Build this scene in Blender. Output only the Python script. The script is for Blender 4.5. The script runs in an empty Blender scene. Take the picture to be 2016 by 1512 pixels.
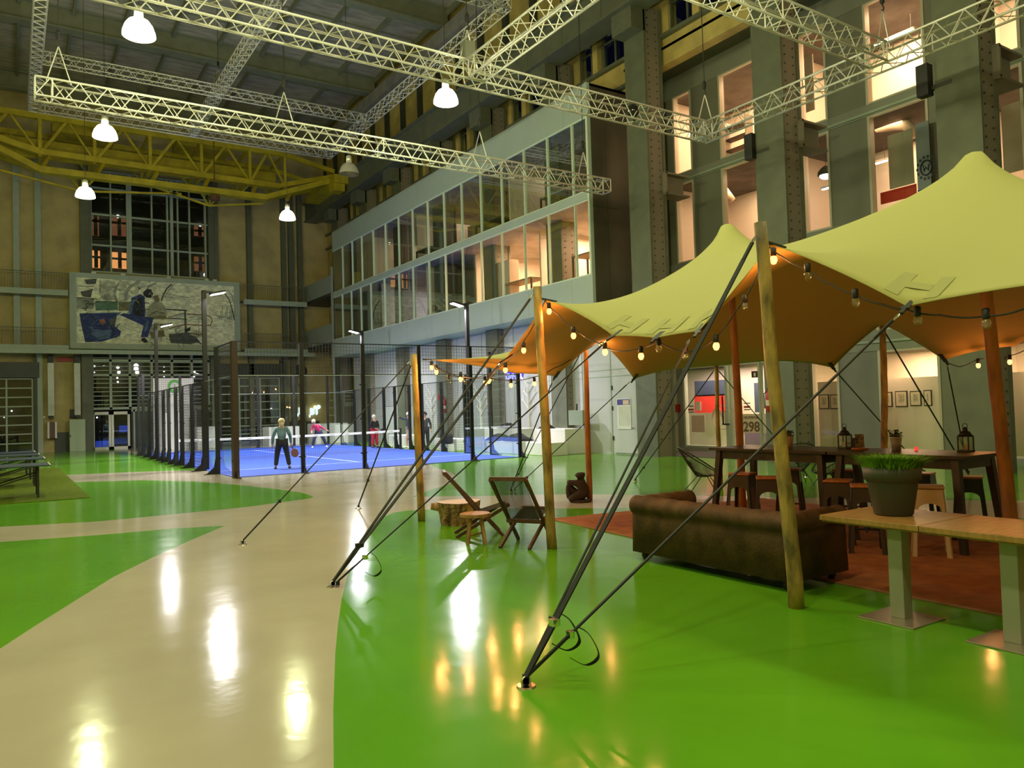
import bpy, math, random
from mathutils import Vector, Matrix, geometry
random.seed(7)
sc = bpy.context.scene
COL = sc.collection
R = math.radians
V = Vector
# ---------------------------------------------------------------- camera, world, exposure, hall lights
CAMZ = 1.8
FPX = 1510.2
CR = V((0.8366388, -0.5469475, -0.0297302))
CU = V((0.0077893, -0.0423912, 0.9990707))
CF = V((0.5476996, 0.8360929, 0.0312058))
cd = bpy.data.cameras.new('camera')
cam = bpy.data.objects.new('camera', cd)
COL.objects.link(cam)
cd.sensor_width = 36.0
cd.lens = FPX / 2016 * 36.0
cd.clip_end = 300
cam.matrix_world = Matrix(((CR.x, CU.x, -CF.x, 0), (CR.y, CU.y, -CF.y, 0), (CR.z, CU.z, -CF.z, CAMZ), (0, 0, 0, 1)))
sc.camera = cam
sc.view_settings.view_transform = 'Standard'
sc.view_settings.look = 'None'
sc.view_settings.exposure = 0.0
sc.view_settings.gamma = 1.0
sc.view_settings.use_curve_mapping = False
sc.cycles.transparent_max_bounces = 32
sc.cycles.max_bounces = 8
sc.cycles.sample_clamp_indirect = 4.0
wd = bpy.data.worlds.new('night')
sc.world = wd
wd.use_nodes = True
wd.node_tree.nodes['Background'].inputs[0].default_value = (0.0012, 0.0018, 0.009, 1)
wd.node_tree.nodes['Background'].inputs[1].default_value = 1.0
PEND_COL = (0.96, 1.0, 0.48)
PEND_W = 520
COURT_COL = (1.0, 0.96, 0.96)
COURT_W = 920
WARM = (1.0, 0.60, 0.33)
def lamp(name, kind, loc, energy, color, size=0.1, rot=None, **kw):
    l = bpy.data.lights.new(name, kind)
    l.energy = energy; l.color = color
    if kind == 'AREA':
        l.shape = kw.get('shape', 'RECTANGLE'); l.size = size; l.size_y = kw.get('size_y', size); l.spread = kw.get('spread', math.pi)
    else:
        l.shadow_soft_size = size
    o = bpy.data.objects.new(name, l)
    o.location = loc
    if rot is not None: o.rotation_euler = rot
    COL.objects.link(o)
    return o
PEND = [(x, y) for x in (2.2, 9.1) for y in (3.5, 10.0, 16.5, 23.0, 29.5)] + [(-4.7, y) for y in (3.5, 10.0, 16.5, 29.5)] + [(2.2, -3.0), (9.1, -3.0)]
PENDZ = 9.6
UNLIT = (9.1, 23.0)
for i, (x, y) in enumerate(PEND):
    if (x, y) != UNLIT and y < 40: lamp('pendant_light', 'POINT', (x, y, PENDZ - 0.13), PEND_W, PEND_COL, 0.22)
COURTL = [(5.6, 27.7, -1), (5.6, 38.1, -1), (15.7, 27.2, 1), (15.7, 38.4, 1)]
for x, y, s in COURTL:
    lamp('flood_light', 'AREA', (x - s * 0.45, y, 6.02), COURT_W, COURT_COL, 0.5, (0, R(14 * s), 0), size_y=0.3, spread=R(166))
# office lighting behind the right facade and in the glass box, ground floor foyer
for y in (18.5, 13.0, 8.5):
    for z, e in ((3.2, 260), (6.6, 130), (10.0, 200), (13.4, 480)):
        lamp('office_light', 'AREA', (22.9, y, z), e, WARM, 2.0, (0, 0, 0), size_y=1.2)
lamp('office_light', 'AREA', (20.6, 23.6, 9.0), 1000, WARM, 2.2, (0, 0, 0), size_y=3.6)
lamp('office_light', 'AREA', (20.6, 28.4, 9.0), 900, WARM, 2.2, (0, 0, 0), size_y=3.0)
lamp('office_light', 'AREA', (22.8, 20.6, 3.15), 230, (1.0, 0.74, 0.62), 2.0, (0, 0, 0), size_y=3.0)
lamp('office_light', 'AREA', (20.6, 37.5, 9.0), 130, (0.75, 0.75, 1.0), 2.2, (0, 0, 0), size_y=3.0)
lamp('office_light', 'AREA', (20.6, 34.0, 12.0), 200, (1.0, 0.75, 0.5), 2.2, (0, 0, 0), size_y=16.0)

# ---------------------------------------------------------------- pixel helpers (2016 x 1512 photograph) used only to find real places
def ray(x, y):
    return CR * ((x - 1008) / FPX) + CU * (-(y - 756) / FPX) + CF
def G(x, y, z=0.0):
    d = ray(x, y); t = (z - CAMZ) / d.z
    return V((d.x * t, d.y * t, z))
def PX(x, y, X):
    d = ray(x, y); t = X / d.x
    return V((X, d.y * t, CAMZ + d.z * t))
def PY(x, y, Y):
    d = ray(x, y); t = Y / d.y
    return V((d.x * t, Y, CAMZ + d.z * t))

# ---------------------------------------------------------------- materials
MATS = {}
def mat(name, col, rough=0.5, metal=0.0, var=0.0, scale=8.0, bump=0.0, bscale=40.0, spec=0.5, emit=None, es=0.0, stretch=(1, 1, 1), col2=None, trans=0.0):
    if name in MATS: return MATS[name]
    m = bpy.data.materials.new(name); m.use_nodes = True
    nt = m.node_tree; N = nt.nodes; L = nt.links
    b = N['Principled BSDF']
    b.inputs['Base Color'].default_value = (*col, 1)
    b.inputs['Roughness'].default_value = rough
    b.inputs['Metallic'].default_value = metal
    b.inputs['Specular IOR Level'].default_value = spec
    if emit:
        b.inputs['Emission Color'].default_value = (*emit, 1)
        b.inputs['Emission Strength'].default_value = es
    if trans: b.inputs['Transmission Weight'].default_value = trans
    if var or bump:
        tc = N.new('ShaderNodeTexCoord'); mp = N.new('ShaderNodeMapping')
        mp.inputs['Scale'].default_value = stretch
        L.new(tc.outputs['Object'], mp.inputs['Vector'])
    if var:
        n = N.new('ShaderNodeTexNoise'); n.inputs['Scale'].default_value = scale; n.inputs['Detail'].default_value = 5
        L.new(mp.outputs[0], n.inputs['Vector'])
        cr = N.new('ShaderNodeValToRGB')
        c2 = col2 or tuple(c * (1 - var) for c in col)
        cr.color_ramp.elements[0].color = (*c2, 1); cr.color_ramp.elements[1].color = (*[min(1, c * (1 + var * 0.4)) for c in col], 1)
        cr.color_ramp.elements[0].position = 0.35; cr.color_ramp.elements[1].position = 0.65
        L.new(n.outputs['Fac'], cr.inputs[0]); L.new(cr.outputs[0], b.inputs['Base Color'])
    if bump:
        n2 = N.new('ShaderNodeTexNoise'); n2.inputs['Scale'].default_value = bscale; n2.inputs['Detail'].default_value = 3
        L.new(mp.outputs[0], n2.inputs['Vector'])
        bp = N.new('ShaderNodeBump'); bp.inputs['Strength'].default_value = bump; bp.inputs['Distance'].default_value = 0.02
        L.new(n2.outputs['Fac'], bp.inputs['Height']); L.new(bp.outputs[0], b.inputs['Normal'])
    MATS[name] = m
    return m
def glass(name, tint=(0.9, 0.95, 0.93), refl=0.09, frost=0.0):
    if name in MATS: return MATS[name]
    m = bpy.data.materials.new(name); m.use_nodes = True
    nt = m.node_tree; N = nt.nodes; L = nt.links
    N.remove(N['Principled BSDF'])
    out = N['Material Output']
    tr = N.new('ShaderNodeBsdfTransparent'); tr.inputs[0].default_value = (*tint, 1)
    gl = N.new('ShaderNodeBsdfGlossy'); gl.inputs['Roughness'].default_value = 0.01 + frost
    gl.inputs[0].default_value = (0.9, 0.95, 0.92, 1)
    lw = N.new('ShaderNodeLayerWeight'); lw.inputs[0].default_value = 0.25
    mr = N.new('ShaderNodeMapRange'); mr.inputs['To Min'].default_value = refl; mr.inputs['To Max'].default_value = 0.42
    L.new(lw.outputs['Fresnel'], mr.inputs['Value'])
    mx = N.new('ShaderNodeMixShader')
    L.new(mr.outputs[0], mx.inputs[0]); L.new(tr.outputs[0], mx.inputs[1]); L.new(gl.outputs[0], mx.inputs[2])
    L.new(mx.outputs[0], out.inputs[0])
    MATS[name] = m
    return m
def glow(name, col, s, through=0.0):
    if name in MATS: return MATS[name]
    m = bpy.data.materials.new(name); m.use_nodes = True
    nt = m.node_tree; N = nt.nodes; L = nt.links
    N.remove(N['Principled BSDF']); out = N['Material Output']
    e = N.new('ShaderNodeEmission'); e.inputs[0].default_value = (*col, 1); e.inputs[1].default_value = s
    if through:
        tr = N.new('ShaderNodeBsdfTransparent'); mx = N.new('ShaderNodeMixShader'); mx.inputs[0].default_value = 1 - through
        L.new(tr.outputs[0], mx.inputs[1]); L.new(e.outputs[0], mx.inputs[2]); L.new(mx.outputs[0], out.inputs[0])
    else: L.new(e.outputs[0], out.inputs[0])
    MATS[name] = m
    return m

# ---------------------------------------------------------------- mesh builder
class MB:
    def __init__(s): s.v = []; s.f = []; s.m = []
    def add(s, vs, fs, mi=0):
        o = len(s.v); s.v += [V(p) for p in vs]
        for f in fs: s.f.append([o + i for i in f]); s.m.append(mi)
        return s
    def box(s, c, d, rot=None, mi=0, taper=1.0):
        c = V(c); vs = []
        for z in (-.5, .5):
            k = taper if z > 0 else 1.0
            for x, y in ((-.5, -.5), (.5, -.5), (.5, .5), (-.5, .5)):
                p = V((x * d[0] * k, y * d[1] * k, z * d[2]))
                if rot is not None: p = rot @ p
                vs.append(c + p)
        return s.add(vs, [(3, 2, 1, 0), (4, 5, 6, 7), (0, 1, 5, 4), (1, 2, 6, 5), (2, 3, 7, 6), (3, 0, 4, 7)], mi)
    def bb(s, x0, x1, y0, y1, z0, z1, mi=0):
        return s.box(((x0 + x1) / 2, (y0 + y1) / 2, (z0 + z1) / 2), (abs(x1 - x0), abs(y1 - y0), abs(z1 - z0)), None, mi)
    def frame(s, a, b, up=(0, 0, 1)):
        d = (V(b) - V(a)); L = d.length
        z = d.normalized(); u = V(up)
        if abs(z.dot(u)) > 0.98: u = V((1, 0, 0))
        x = u.cross(z).normalized(); y = z.cross(x)
        return x, y, z, L
    def bar(s, a, b, w, h=None, up=(0, 0, 1), mi=0, w2=None, h2=None):
        h = h or w; w2 = w2 or w; h2 = h2 or h
        x, y, z, L = s.frame(a, b, up); a = V(a); b = V(b)
        vs = [a + x * i * w / 2 + y * j * h / 2 for i, j in ((-1, -1), (1, -1), (1, 1), (-1, 1))] + [b + x * i * w2 / 2 + y * j * h2 / 2 for i, j in ((-1, -1), (1, -1), (1, 1), (-1, 1))]
        return s.add(vs, [(3, 2, 1, 0), (4, 5, 6, 7), (0, 1, 5, 4), (1, 2, 6, 5), (2, 3, 7, 6), (3, 0, 4, 7)], mi)
    def tube(s, pts, r, n=8, mi=0, closed=False):
        pts = [V(p) for p in pts]; k = len(pts)
        rs = r if isinstance(r, (list, tuple)) else [r] * k
        vs = []; px = None
        for i, p in enumerate(pts):
            if closed: t = pts[(i + 1) % k] - pts[i - 1]
            else: t = pts[min(i + 1, k - 1)] - pts[max(i - 1, 0)]
            t.normalize()
            if px is None:
                u = V((0, 0, 1)) if abs(t.z) < 0.9 else V((1, 0, 0))
                px = u.cross(t).normalized()
            else:
                px = (px - t * px.dot(t))
                px = px.normalized() if px.length > 1e-6 else V((1, 0, 0))
            py = t.cross(px)
            for j in range(n):
                a = 2 * math.pi * j / n
                vs.append(p + (px * math.cos(a) + py * math.sin(a)) * rs[i])
        fs = []
        for i in range(k if closed else k - 1):
            for j in range(n):
                a = i * n; b = ((i + 1) % k) * n
                fs.append((a + j, a + (j + 1) % n, b + (j + 1) % n, b + j))
        if not closed:
            fs.append(tuple(range(n - 1, -1, -1))); fs.append(tuple((k - 1) * n + j for j in range(n)))
        return s.add(vs, fs, mi)
    def lathe(s, prof, c=(0, 0, 0), n=24, mi=0, rot=None, sx=1, sy=1):
        c = V(c); vs = []
        for r, z in prof:
            for j in range(n):
                a = 2 * math.pi * j / n
                p = V((r * math.cos(a) * sx, r * math.sin(a) * sy, z))
                if rot is not None: p = rot @ p
                vs.append(c + p)
        fs = []
        for i in range(len(prof) - 1):
            for j in range(n):
                fs.append((i * n + j, i * n + (j + 1) % n, (i + 1) * n + (j + 1) % n, (i + 1) * n + j))
        if prof[0][0] > 1e-5: fs.append(tuple(range(n - 1, -1, -1)))
        if prof[-1][0] > 1e-5: fs.append(tuple((len(prof) - 1) * n + j for j in range(n)))
        return s.add(vs, fs, mi)
    def ball(s, c, r, n=12, sc_=(1, 1, 1), mi=0):
        k = n // 2
        prof = [(max(1e-4, r * math.sin(math.pi * i / k)), -r * math.cos(math.pi * i / k) * sc_[2]) for i in range(k + 1)]
        prof[0] = (1e-6, prof[0][1]); prof[-1] = (1e-6, prof[-1][1])
        return s.lathe(prof, c, n, mi, None, sc_[0], sc_[1])
    def prism(s, poly, a, b, mi=0):
        # poly: list of 3D points; extruded from offset a to offset b (vectors)
        a = V(a); b = V(b); n = len(poly)
        vs = [V(p) + a for p in poly] + [V(p) + b for p in poly]
        fs = [tuple(range(n - 1, -1, -1)), tuple(range(n, 2 * n))] + [(i, (i + 1) % n, n + (i + 1) % n, n + i) for i in range(n)]
        return s.add(vs, fs, mi)
    def build(s, name, mats, parent=None, smooth=False, bevel=0, kind=None, sub=0, solid=0, keep=False, lining=0):
        me = bpy.data.meshes.new(name)
        if parent is not None:
            o0 = V((0, 0, 0)); p = parent
            while p is not None: o0 = o0 + p.location; p = p.parent
        elif keep: o0 = V((0, 0, 0))
        else:
            xs = [p.x for p in s.v]; ys = [p.y for p in s.v]; zs = [p.z for p in s.v]
            o0 = V(((min(xs) + max(xs)) / 2, (min(ys) + max(ys)) / 2, min(zs)))
        me.from_pydata([tuple(p - o0) for p in s.v], [], s.f)
        for mm in (mats if isinstance(mats, (list, tuple)) else [mats]): me.materials.append(mm)
        if len(me.materials) > 1 and not lining:
            me.polygons.foreach_set('material_index', s.m)
        if smooth: me.polygons.foreach_set('use_smooth', [True] * len(me.polygons))
        me.update()
        o = bpy.data.objects.new(name, me); COL.objects.link(o)
        if parent is not None: o.parent = parent
        else: o.location = o0
        if kind: o['kind'] = kind
        if bevel:
            b = o.modifiers.new('bevel', 'BEVEL'); b.width = bevel; b.segments = 2; b.limit_method = 'ANGLE'
        if sub:
            b = o.modifiers.new('sub', 'SUBSURF'); b.levels = sub; b.render_levels = sub
        if solid:
            b = o.modifiers.new('solid', 'SOLIDIFY'); b.thickness = solid; b.offset = 0; b.material_offset = lining
        return o
def tag(o, label, cat, group=None, kind=None):
    o['label'] = label; o['category'] = cat
    if group: o['group'] = group
    if kind: o['kind'] = kind
    return o
def thing(name, loc, label, cat, group=None):
    o = bpy.data.objects.new(name, None); COL.objects.link(o)
    o.location = loc; o.empty_display_size = 0.1
    return tag(o, label, cat, group)
def dup(root, loc=None, rz=None, label=None, group=None, parent=None):
    c = root.copy(); COL.objects.link(c)
    if loc is not None: c.location = loc
    if rz is not None: c.rotation_euler = (0, 0, rz)
    if label: c['label'] = label
    if group: c['group'] = group
    if parent is not None: c.parent = parent
    for ch in root.children: dup(ch, parent=c)
    return c
def struct(mb, name, m, **kw):
    return mb.build(name, m, kind='structure', **kw)
# ---------------------------------------------------------------- shared colours
def epoxy(name, col):
    m = mat(name, col, rough=0.2, var=0.10, scale=0.6, spec=0.19)
    nt = m.node_tree; N = nt.nodes; L = nt.links; b = N['Principled BSDF']
    tc = N.new('ShaderNodeTexCoord')
    mp = N.new('ShaderNodeMapping'); mp.inputs['Scale'].default_value = (1.0, 1.0, 1)
    L.new(tc.outputs['Object'], mp.inputs[0])
    n = N.new('ShaderNodeTexNoise'); n.inputs['Scale'].default_value = 3.2; n.inputs['Detail'].default_value = 3
    L.new(mp.outputs[0], n.inputs['Vector'])
    bp = N.new('ShaderNodeBump'); bp.inputs['Strength'].default_value = 0.10; bp.inputs['Distance'].default_value = 0.02
    n4 = N.new('ShaderNodeTexNoise'); n4.inputs['Scale'].default_value = 22; n4.inputs['Detail'].default_value = 4
    L.new(mp.outputs[0], n4.inputs['Vector'])
    ma = N.new('ShaderNodeMath'); ma.operation = 'MULTIPLY_ADD'; ma.inputs[1].default_value = 0.10
    L.new(n4.outputs['Fac'], ma.inputs[0]); L.new(n.outputs['Fac'], ma.inputs[2]); L.new(ma.outputs[0], bp.inputs['Height']); L.new(bp.outputs[0], b.inputs['Normal'])
    n3 = N.new('ShaderNodeTexNoise'); n3.inputs['Scale'].default_value = 1.7; n3.inputs['Detail'].default_value = 6
    L.new(tc.outputs['Object'], n3.inputs['Vector'])
    mr = N.new('ShaderNodeMapRange'); mr.inputs['To Min'].default_value = 0.09; mr.inputs['To Max'].default_value = 0.17
    L.new(n3.outputs['Fac'], mr.inputs['Value']); L.new(mr.outputs[0], b.inputs['Roughness'])
    return m
M_cream = epoxy('cream_epoxy', (0.45, 0.40, 0.32))
M_green = epoxy('green_epoxy', (0.105, 0.315, 0.014))
M_brick = mat('ochre_brick', (0.50, 0.40, 0.18), 0.85, var=0.22, scale=0.9, bump=0.3, bscale=30)
M_brick2 = mat('yellow_brick', (0.50, 0.38, 0.13), 0.85, var=0.25, scale=1.2, bump=0.3, bscale=25)
M_steel = mat('grey_green_steel', (0.12, 0.128, 0.09), 0.5, var=0.15, scale=2, spec=0.4)
M_steel_l = mat('pale_steel', (0.36, 0.42, 0.36), 0.5, var=0.08, scale=2)
M_steel_d = mat('dark_steel', (0.04, 0.045, 0.038), 0.5, var=0.2, scale=2)
M_dark = mat('near_black', (0.012, 0.012, 0.014), 0.5)
M_roof = mat('roof_board', (0.46, 0.41, 0.33), 0.9, var=0.3, scale=0.9, stretch=(1, 4, 1))
M_panel = mat('grey_panel', (0.33, 0.37, 0.35), 0.45, var=0.05, scale=1.5)
M_white = mat('white_paint', (0.72, 0.70, 0.67), 0.5)
M_facade = mat('grey_facade_panel', (0.20, 0.20, 0.165), 0.5, var=0.06, scale=1.5)
M_alu = mat('aluminium', (0.60, 0.60, 0.56), 0.35, metal=0.55)
M_room = mat('office_wall', (0.72, 0.66, 0.58), 0.7)
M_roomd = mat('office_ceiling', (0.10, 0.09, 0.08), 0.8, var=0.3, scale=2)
M_glass = glass('office_glass', (0.86, 0.90, 0.88), 0.045)
M_cglass = glass('court_glass', (0.93, 0.97, 0.96), 0.035)
M_wood_f = mat('parquet', (0.32, 0.18, 0.09), 0.4, var=0.2, scale=2)

# ---------------------------------------------------------------- floor with inlaid green shapes
def floor():
    P = lambda l: [G(*p) for p in l]
    polys = []
    polys.append(P([(-700, 1120), (0, 1067), (186, 1054), (335, 1041), (443, 1035), (372, 1065), (297, 1099), (223, 1136), (149, 1182), (74, 1229), (0, 1277), (-200, 1420), (-700, 1800)]))
    polys.append(P([(-500, 962), (0, 953), (153, 949), (278, 945.5), (382, 948), (451, 953), (538, 962), (590, 969), (612, 975.5), (617, 978.5), (610, 981), (590, 984), (486, 998), (347, 1012), (186, 1027), (0, 1037), (-500, 1068)]))
    a = P([(-300, 941), (0, 937), (128, 935), (243, 930), (365, 926), (404, 924)])
    polys.append(a + [V((5.45, 27.3, 0)), V((5.45, 52.9, 0)), V((-11.9, 52.9, 0))])
    g4 = P([(657, 1520), (656, 1400), (660, 1287), (665.5, 1228), (673, 1177.5), (684, 1134), (695, 1101), (709, 1072), (727, 1043), (749, 1021), (775, 1009), (804, 1005), (900, 1001), (1093, 1001), (1250, 1000), (1500, 1002), (1760, 1010), (2016, 1020), (2400, 1050)])
    polys.append([V((g4[0].x + 0.25, -9.9, 0))] + g4 + [V((19.0, -9.9, 0))])
    g5 = P([(842, 912), (862, 922), (890, 931), (901, 941), (890, 951), (838, 968), (812, 978), (900, 977), (1105, 973), (1250, 974), (1500, 978), (1760, 984), (2016, 986)])
    e = g5[-1]
    polys.append([V((12.0, 23.3, 0))] + g5 + [V((24.9, e.y - 0.6, 0)), V((24.9, 52.9, 0)), V((15.6, 52.9, 0)), V((15.6, 23.3, 0))])
    verts = [(-12, -10), (25, -10), (25, 53.5), (-12, 53.5)]
    faces = [[0, 1, 2, 3]]
    for pl in polys:
        o = len(verts); verts += [(p.x, p.y) for p in pl]; faces.append(list(range(o, o + len(pl))))
    r = geometry.delaunay_2d_cdt([V(v) for v in verts], [], faces, 1, 1e-5)
    mb = MB()
    mb.v = [V((p.x, p.y, 0)) for p in r[0]]
    def inside(p, poly):
        c = False; n = len(poly)
        for i in range(n):
            a, b = poly[i], poly[i - 1]
            if (a.y > p.y) != (b.y > p.y) and p.x < (b.x - a.x) * (p.y - a.y) / (b.y - a.y) + a.x: c = not c
        return c
    for fc in r[2]:
        c = sum((V(r[0][i]) for i in fc), V((0, 0))) / len(fc)
        mb.f.append(list(fc)); mb.m.append(1 if any(inside(c, pl) for pl in polys) else 0)
    o = struct(mb, 'floor', [M_cream, M_green], keep=True)
    for pl in o.data.polygons:
        if pl.normal.z < 0: pl.flip()
floor()

# ---------------------------------------------------------------- back wall
def back_wall():
    mb = MB(); H = 22.6
    def w(x0, x1, z0, z1): mb.bb(x0, x1, 53.0, 53.5, z0, z1)
    w(-12, -2.9, 0, H); w(-2.9, 1.2, 4.4, H); w(1.2, 4.15, 0, H)
    w(4.15, 11.0, 6.1, 10.85); w(4.15, 11.0, 17.2, H)
    w(11.0, 11.4, 0, H); w(11.4, 15.6, 4.4, H); w(15.6, 25, 0, H)
    struct(mb, 'wall_back', M_brick)
    mb = MB()
    for px, zb in ((33, 6.2), (76, 0)):
        x = PY(px, 600, 52.9).x; mb.bb(x - 0.16, x + 0.16, 52.75, 53.0, zb, 17.5)
    struct(mb, 'trim_1', M_steel_l)
    mb = MB()
    for px, wd_ in ((168, .5), (176, .3), (417, .35), (427, .25), (492, .3), (560, .3), (575, .35), (592, .3)):
        x = PY(px, 600, 52.8).x; dp = (px % 3) * .045; mb.bb(x - wd_ / 2, x + wd_ / 2, 52.6 + dp, 53.0 - .001 * (px % 3), 0, 17.5 - .01 * (px % 3))
    struct(mb, 'trim_2', M_steel)
    # dark dado
    mb = MB(); mb.bb(2.2, 2.92, 52.9, 53.0, 0, 1.15); mb.bb(10.95, 11.38, 52.9, 53.0, 0, 1.2); mb.bb(15.62, 18.3, 52.9, 53.0, 0, 1.3)
    struct(mb, 'baseboard_back', M_steel_d)
    # tall window
    xs = [4.25, 6.0, 7.75, 9.45, 11.0]
    mb = MB()
    for i, x in enumerate((4.22, 6.23, 8.55, 10.85)): mb.bb(x - .05, x + .05, 52.85, 53.1, 10.85, 17.2)
    for x in (6.3 + .0,): pass
    for px in (218, 256, 299, 338, 350, 373):
        x = PY(px, 450, 52.9).x; t = .09 if px in (256, 338) else .045
        mb.bb(x - t, x + t, 52.85, 53.1, 10.85, 17.2)
    for z in (10.9, 12.55, 14.45, 16.1, 17.15): mb.bb(4.15, 11.0, 52.88, 53.05, z - .05, z + .05)
    fr = struct(mb, 'window_1', M_steel_l)
    MB().bb(4.15, 11.0, 53.1, 53.12, 10.85, 17.2).build('pane', M_glass, fr)
    # louvred glazing above the entrance
    mb = MB()
    for px in (180, 218, 256, 299, 339, 378, 411):
        x = PY(px, 780, 52.9).x
        mb.bb(x - .07, x + .07, 52.8, 53.1, 2.45, 6.1)
    for z in (2.5, 4.55, 5.45): mb.bb(4.15, 10.98, 52.8, 53.1, z - .07, z + .07)
    for k in range(14):
        z = 2.75 + k * 0.26
        mb.bb(4.2, 10.95, 52.86, 52.98, z - .025, z + .025)
    fr = struct(mb, 'window_2', M_steel_l)
    MB().bb(4.15, 10.98, 53.12, 53.14, 2.45, 6.1).build('pane', M_glass, fr)
    # entrance doors
    for n, x0 in ((1, 4.15), (2, 5.19)):
        mb = MB(); x1 = x0 + 1.02
        mb.bb(x0, x0 + .13, 52.8, 52.9, 0, 2.3); mb.bb(x1 - .13, x1, 52.8, 52.9, 0, 2.3)
        mb.bb(x0, x1, 52.8, 52.9, 0, .16); mb.bb(x0, x1, 52.8, 52.9, 2.12, 2.3)
        d = struct(mb, 'door_%d' % n, M_white)
        MB().bb(x0 + .13, x1 - .13, 52.84, 52.86, .16, 2.12).build('pane', M_glass, d)
        hx = x0 + .08 if n == 2 else x1 - .08
        MB().bb(hx - .05, hx + .05, 52.74, 52.8, .95, 1.3).build('handle', M_alu, d)
    mb = MB(); mb.bb(6.3, 10.98, 52.9, 53.05, 0, 2.4)
    for x in (6.4, 7.6, 8.8, 10.0): mb.bb(x, x + .1, 52.8, 52.9, 0, 2.4, 1)
    mb.bb(6.3, 10.98, 52.8, 52.9, 2.28, 2.42, 1)
    struct(mb, 'trim_3', [M_steel_d, M_steel_l])
    # sectional roller doors
    for n, x0, x1 in ((3, -2.85, 1.15), (4, 11.45, 15.55)):
        mb = MB()
        for i in range(9):
            z = 0.02 + i * 0.535; mb.bb(x0, x1, 52.86, 53.0, z, z + .07)
        for x in (x0, x0 + (x1 - x0) * .333 - .03, x0 + (x1 - x0) * .667 - .03, x1 - .09): mb.bb(x, x + .09, 52.85, 53.0, 0.02, 4.37)
        d = struct(mb, 'door_%d' % n, M_steel_l)
        MB().bb(x0, x1, 53.02, 53.04, 0.02, 4.37).build('pane', M_glass, d)
        mb = MB(); mb.bb(x0 - .1, x1 + .3, 52.6, 53.0, 4.4, 5.3); mb.bb(x1 + .02, x1 + .2, 52.7, 53.0, 0, 5.6); mb.bb(x0 - .2, x0 - .02, 52.7, 53.0, 0, 5.6)
        struct(mb, 'trim_%d' % (n + 1), M_steel_d)
    # pipe beam at door head height along the whole wall
    mb = MB(); mb.bb(-12, 17.6, 51.5, 51.75, 5.74, 5.98)
    for x in (-6, -1, 3.6, 8.5, 13.2): mb.bb(x - .04, x + .04, 51.7, 53, 5.8, 5.9)
    struct(mb, 'trim_6', M_steel_l)
back_wall()
# other walls
struct(MB().bb(-12.4, -12, -10, 53.5, 0, 22.6), 'wall_left', M_brick)
struct(MB().bb(-12.4, 25, -10.4, -10, 0, 22.6), 'wall_front', M_brick)

# catwalks with railings
def catwalk(x0, x1, z, label):
    t = thing('catwalk', ((x0 + x1) / 2, 52.2, z), label, 'catwalk')
    MB().bb(x0, x1, 51.8, 52.95, z - .06, z).build('deck', M_steel, t)
    mb = MB(); mb.bb(x0, x1, 51.74, 51.86, z - .28, z + .05)
    mb.build('edge_beam', M_steel_l, t)
    mb = MB(); mb.bb(x0, x1, 51.78, 51.82, z + 1.02, z + 1.06)
    n = int((x1 - x0) / 0.14)
    for i in range(n + 1):
        x = x0 + (x1 - x0) * i / n
        mb.bb(x - .009, x + .009, 51.79, 51.81, z, z + 1.03)
    mb.build('railing', M_steel, t)
catwalk(-11.9, 2.9, 9.45, 'upper steel catwalk on the back wall beside the painting, roller door side')
catwalk(12.95, 17.2, 9.45, 'upper steel catwalk on the back wall between the painting and the glass box')
catwalk(-11.9, 2.9, 6.2, 'lower steel catwalk on the back wall over the near roller door')
catwalk(12.95, 17.2, 6.2, 'lower steel catwalk on the back wall between painting and glass box')
def balcony(z0, z1, label):
    t = thing('balcony', (17.9, 50.3, z0), label, 'balcony')
    MB().bb(17.4, 17.5, 47.5, 52.9, z0 + .1, z1).build('parapet', M_panel, t)
    MB().bb(17.4, 19.1, 47.5, 52.9, z0 - .1, z0 + .1).build('deck', M_steel_d, t)
balcony(9.5, 10.75, 'pale solid balcony parapet beside the far end of the glass box, upper of two')
balcony(6.3, 7.6, 'pale solid balcony parapet beside the far end of the glass box, lower of two')
tag(MB().bb(17.3, 17.42, 47.2, 47.35, 0, 11.2).build('balcony_post', M_panel), 'thin pale post at the corner of the two balconies', 'post')

# ---------------------------------------------------------------- roof
M_beam = mat('roof_beam_steel', (0.24, 0.25, 0.18), .5, var=.12, scale=2)
def roof():
    struct(MB().bb(-12, 25, -10, 53.5, 22.3, 22.6), 'ceiling', M_roof)
    n = 7
    for y in (52.6, 43.3, 33.9, 24.5, 15.1, 5.7, -3.7):
        mb = MB()
        mb.bb(-12, 18.9, y - .06, y + .06, 21.2, 22.3); mb.bb(-12, 18.9, y - .28, y + .28, 21.2, 21.28)
        mb.bb(-12, 18.9, y - .28, y + .28, 22.22, 22.3)
        struct(mb, 'trim_%d' % n, M_beam); n += 1
    mb = MB()
    for i in range(14):
        x = -11 + i * 2.3; mb.bb(x - .06, x + .06, -10, 53, 22.0, 22.3)
    for i in range(22):
        y = -8 + i * 2.85; mb.bb(-12, 19, y - .03, y + .03, 22.2, 22.3)
    struct(mb, 'trim_%d' % n, M_beam)
roof()

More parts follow.
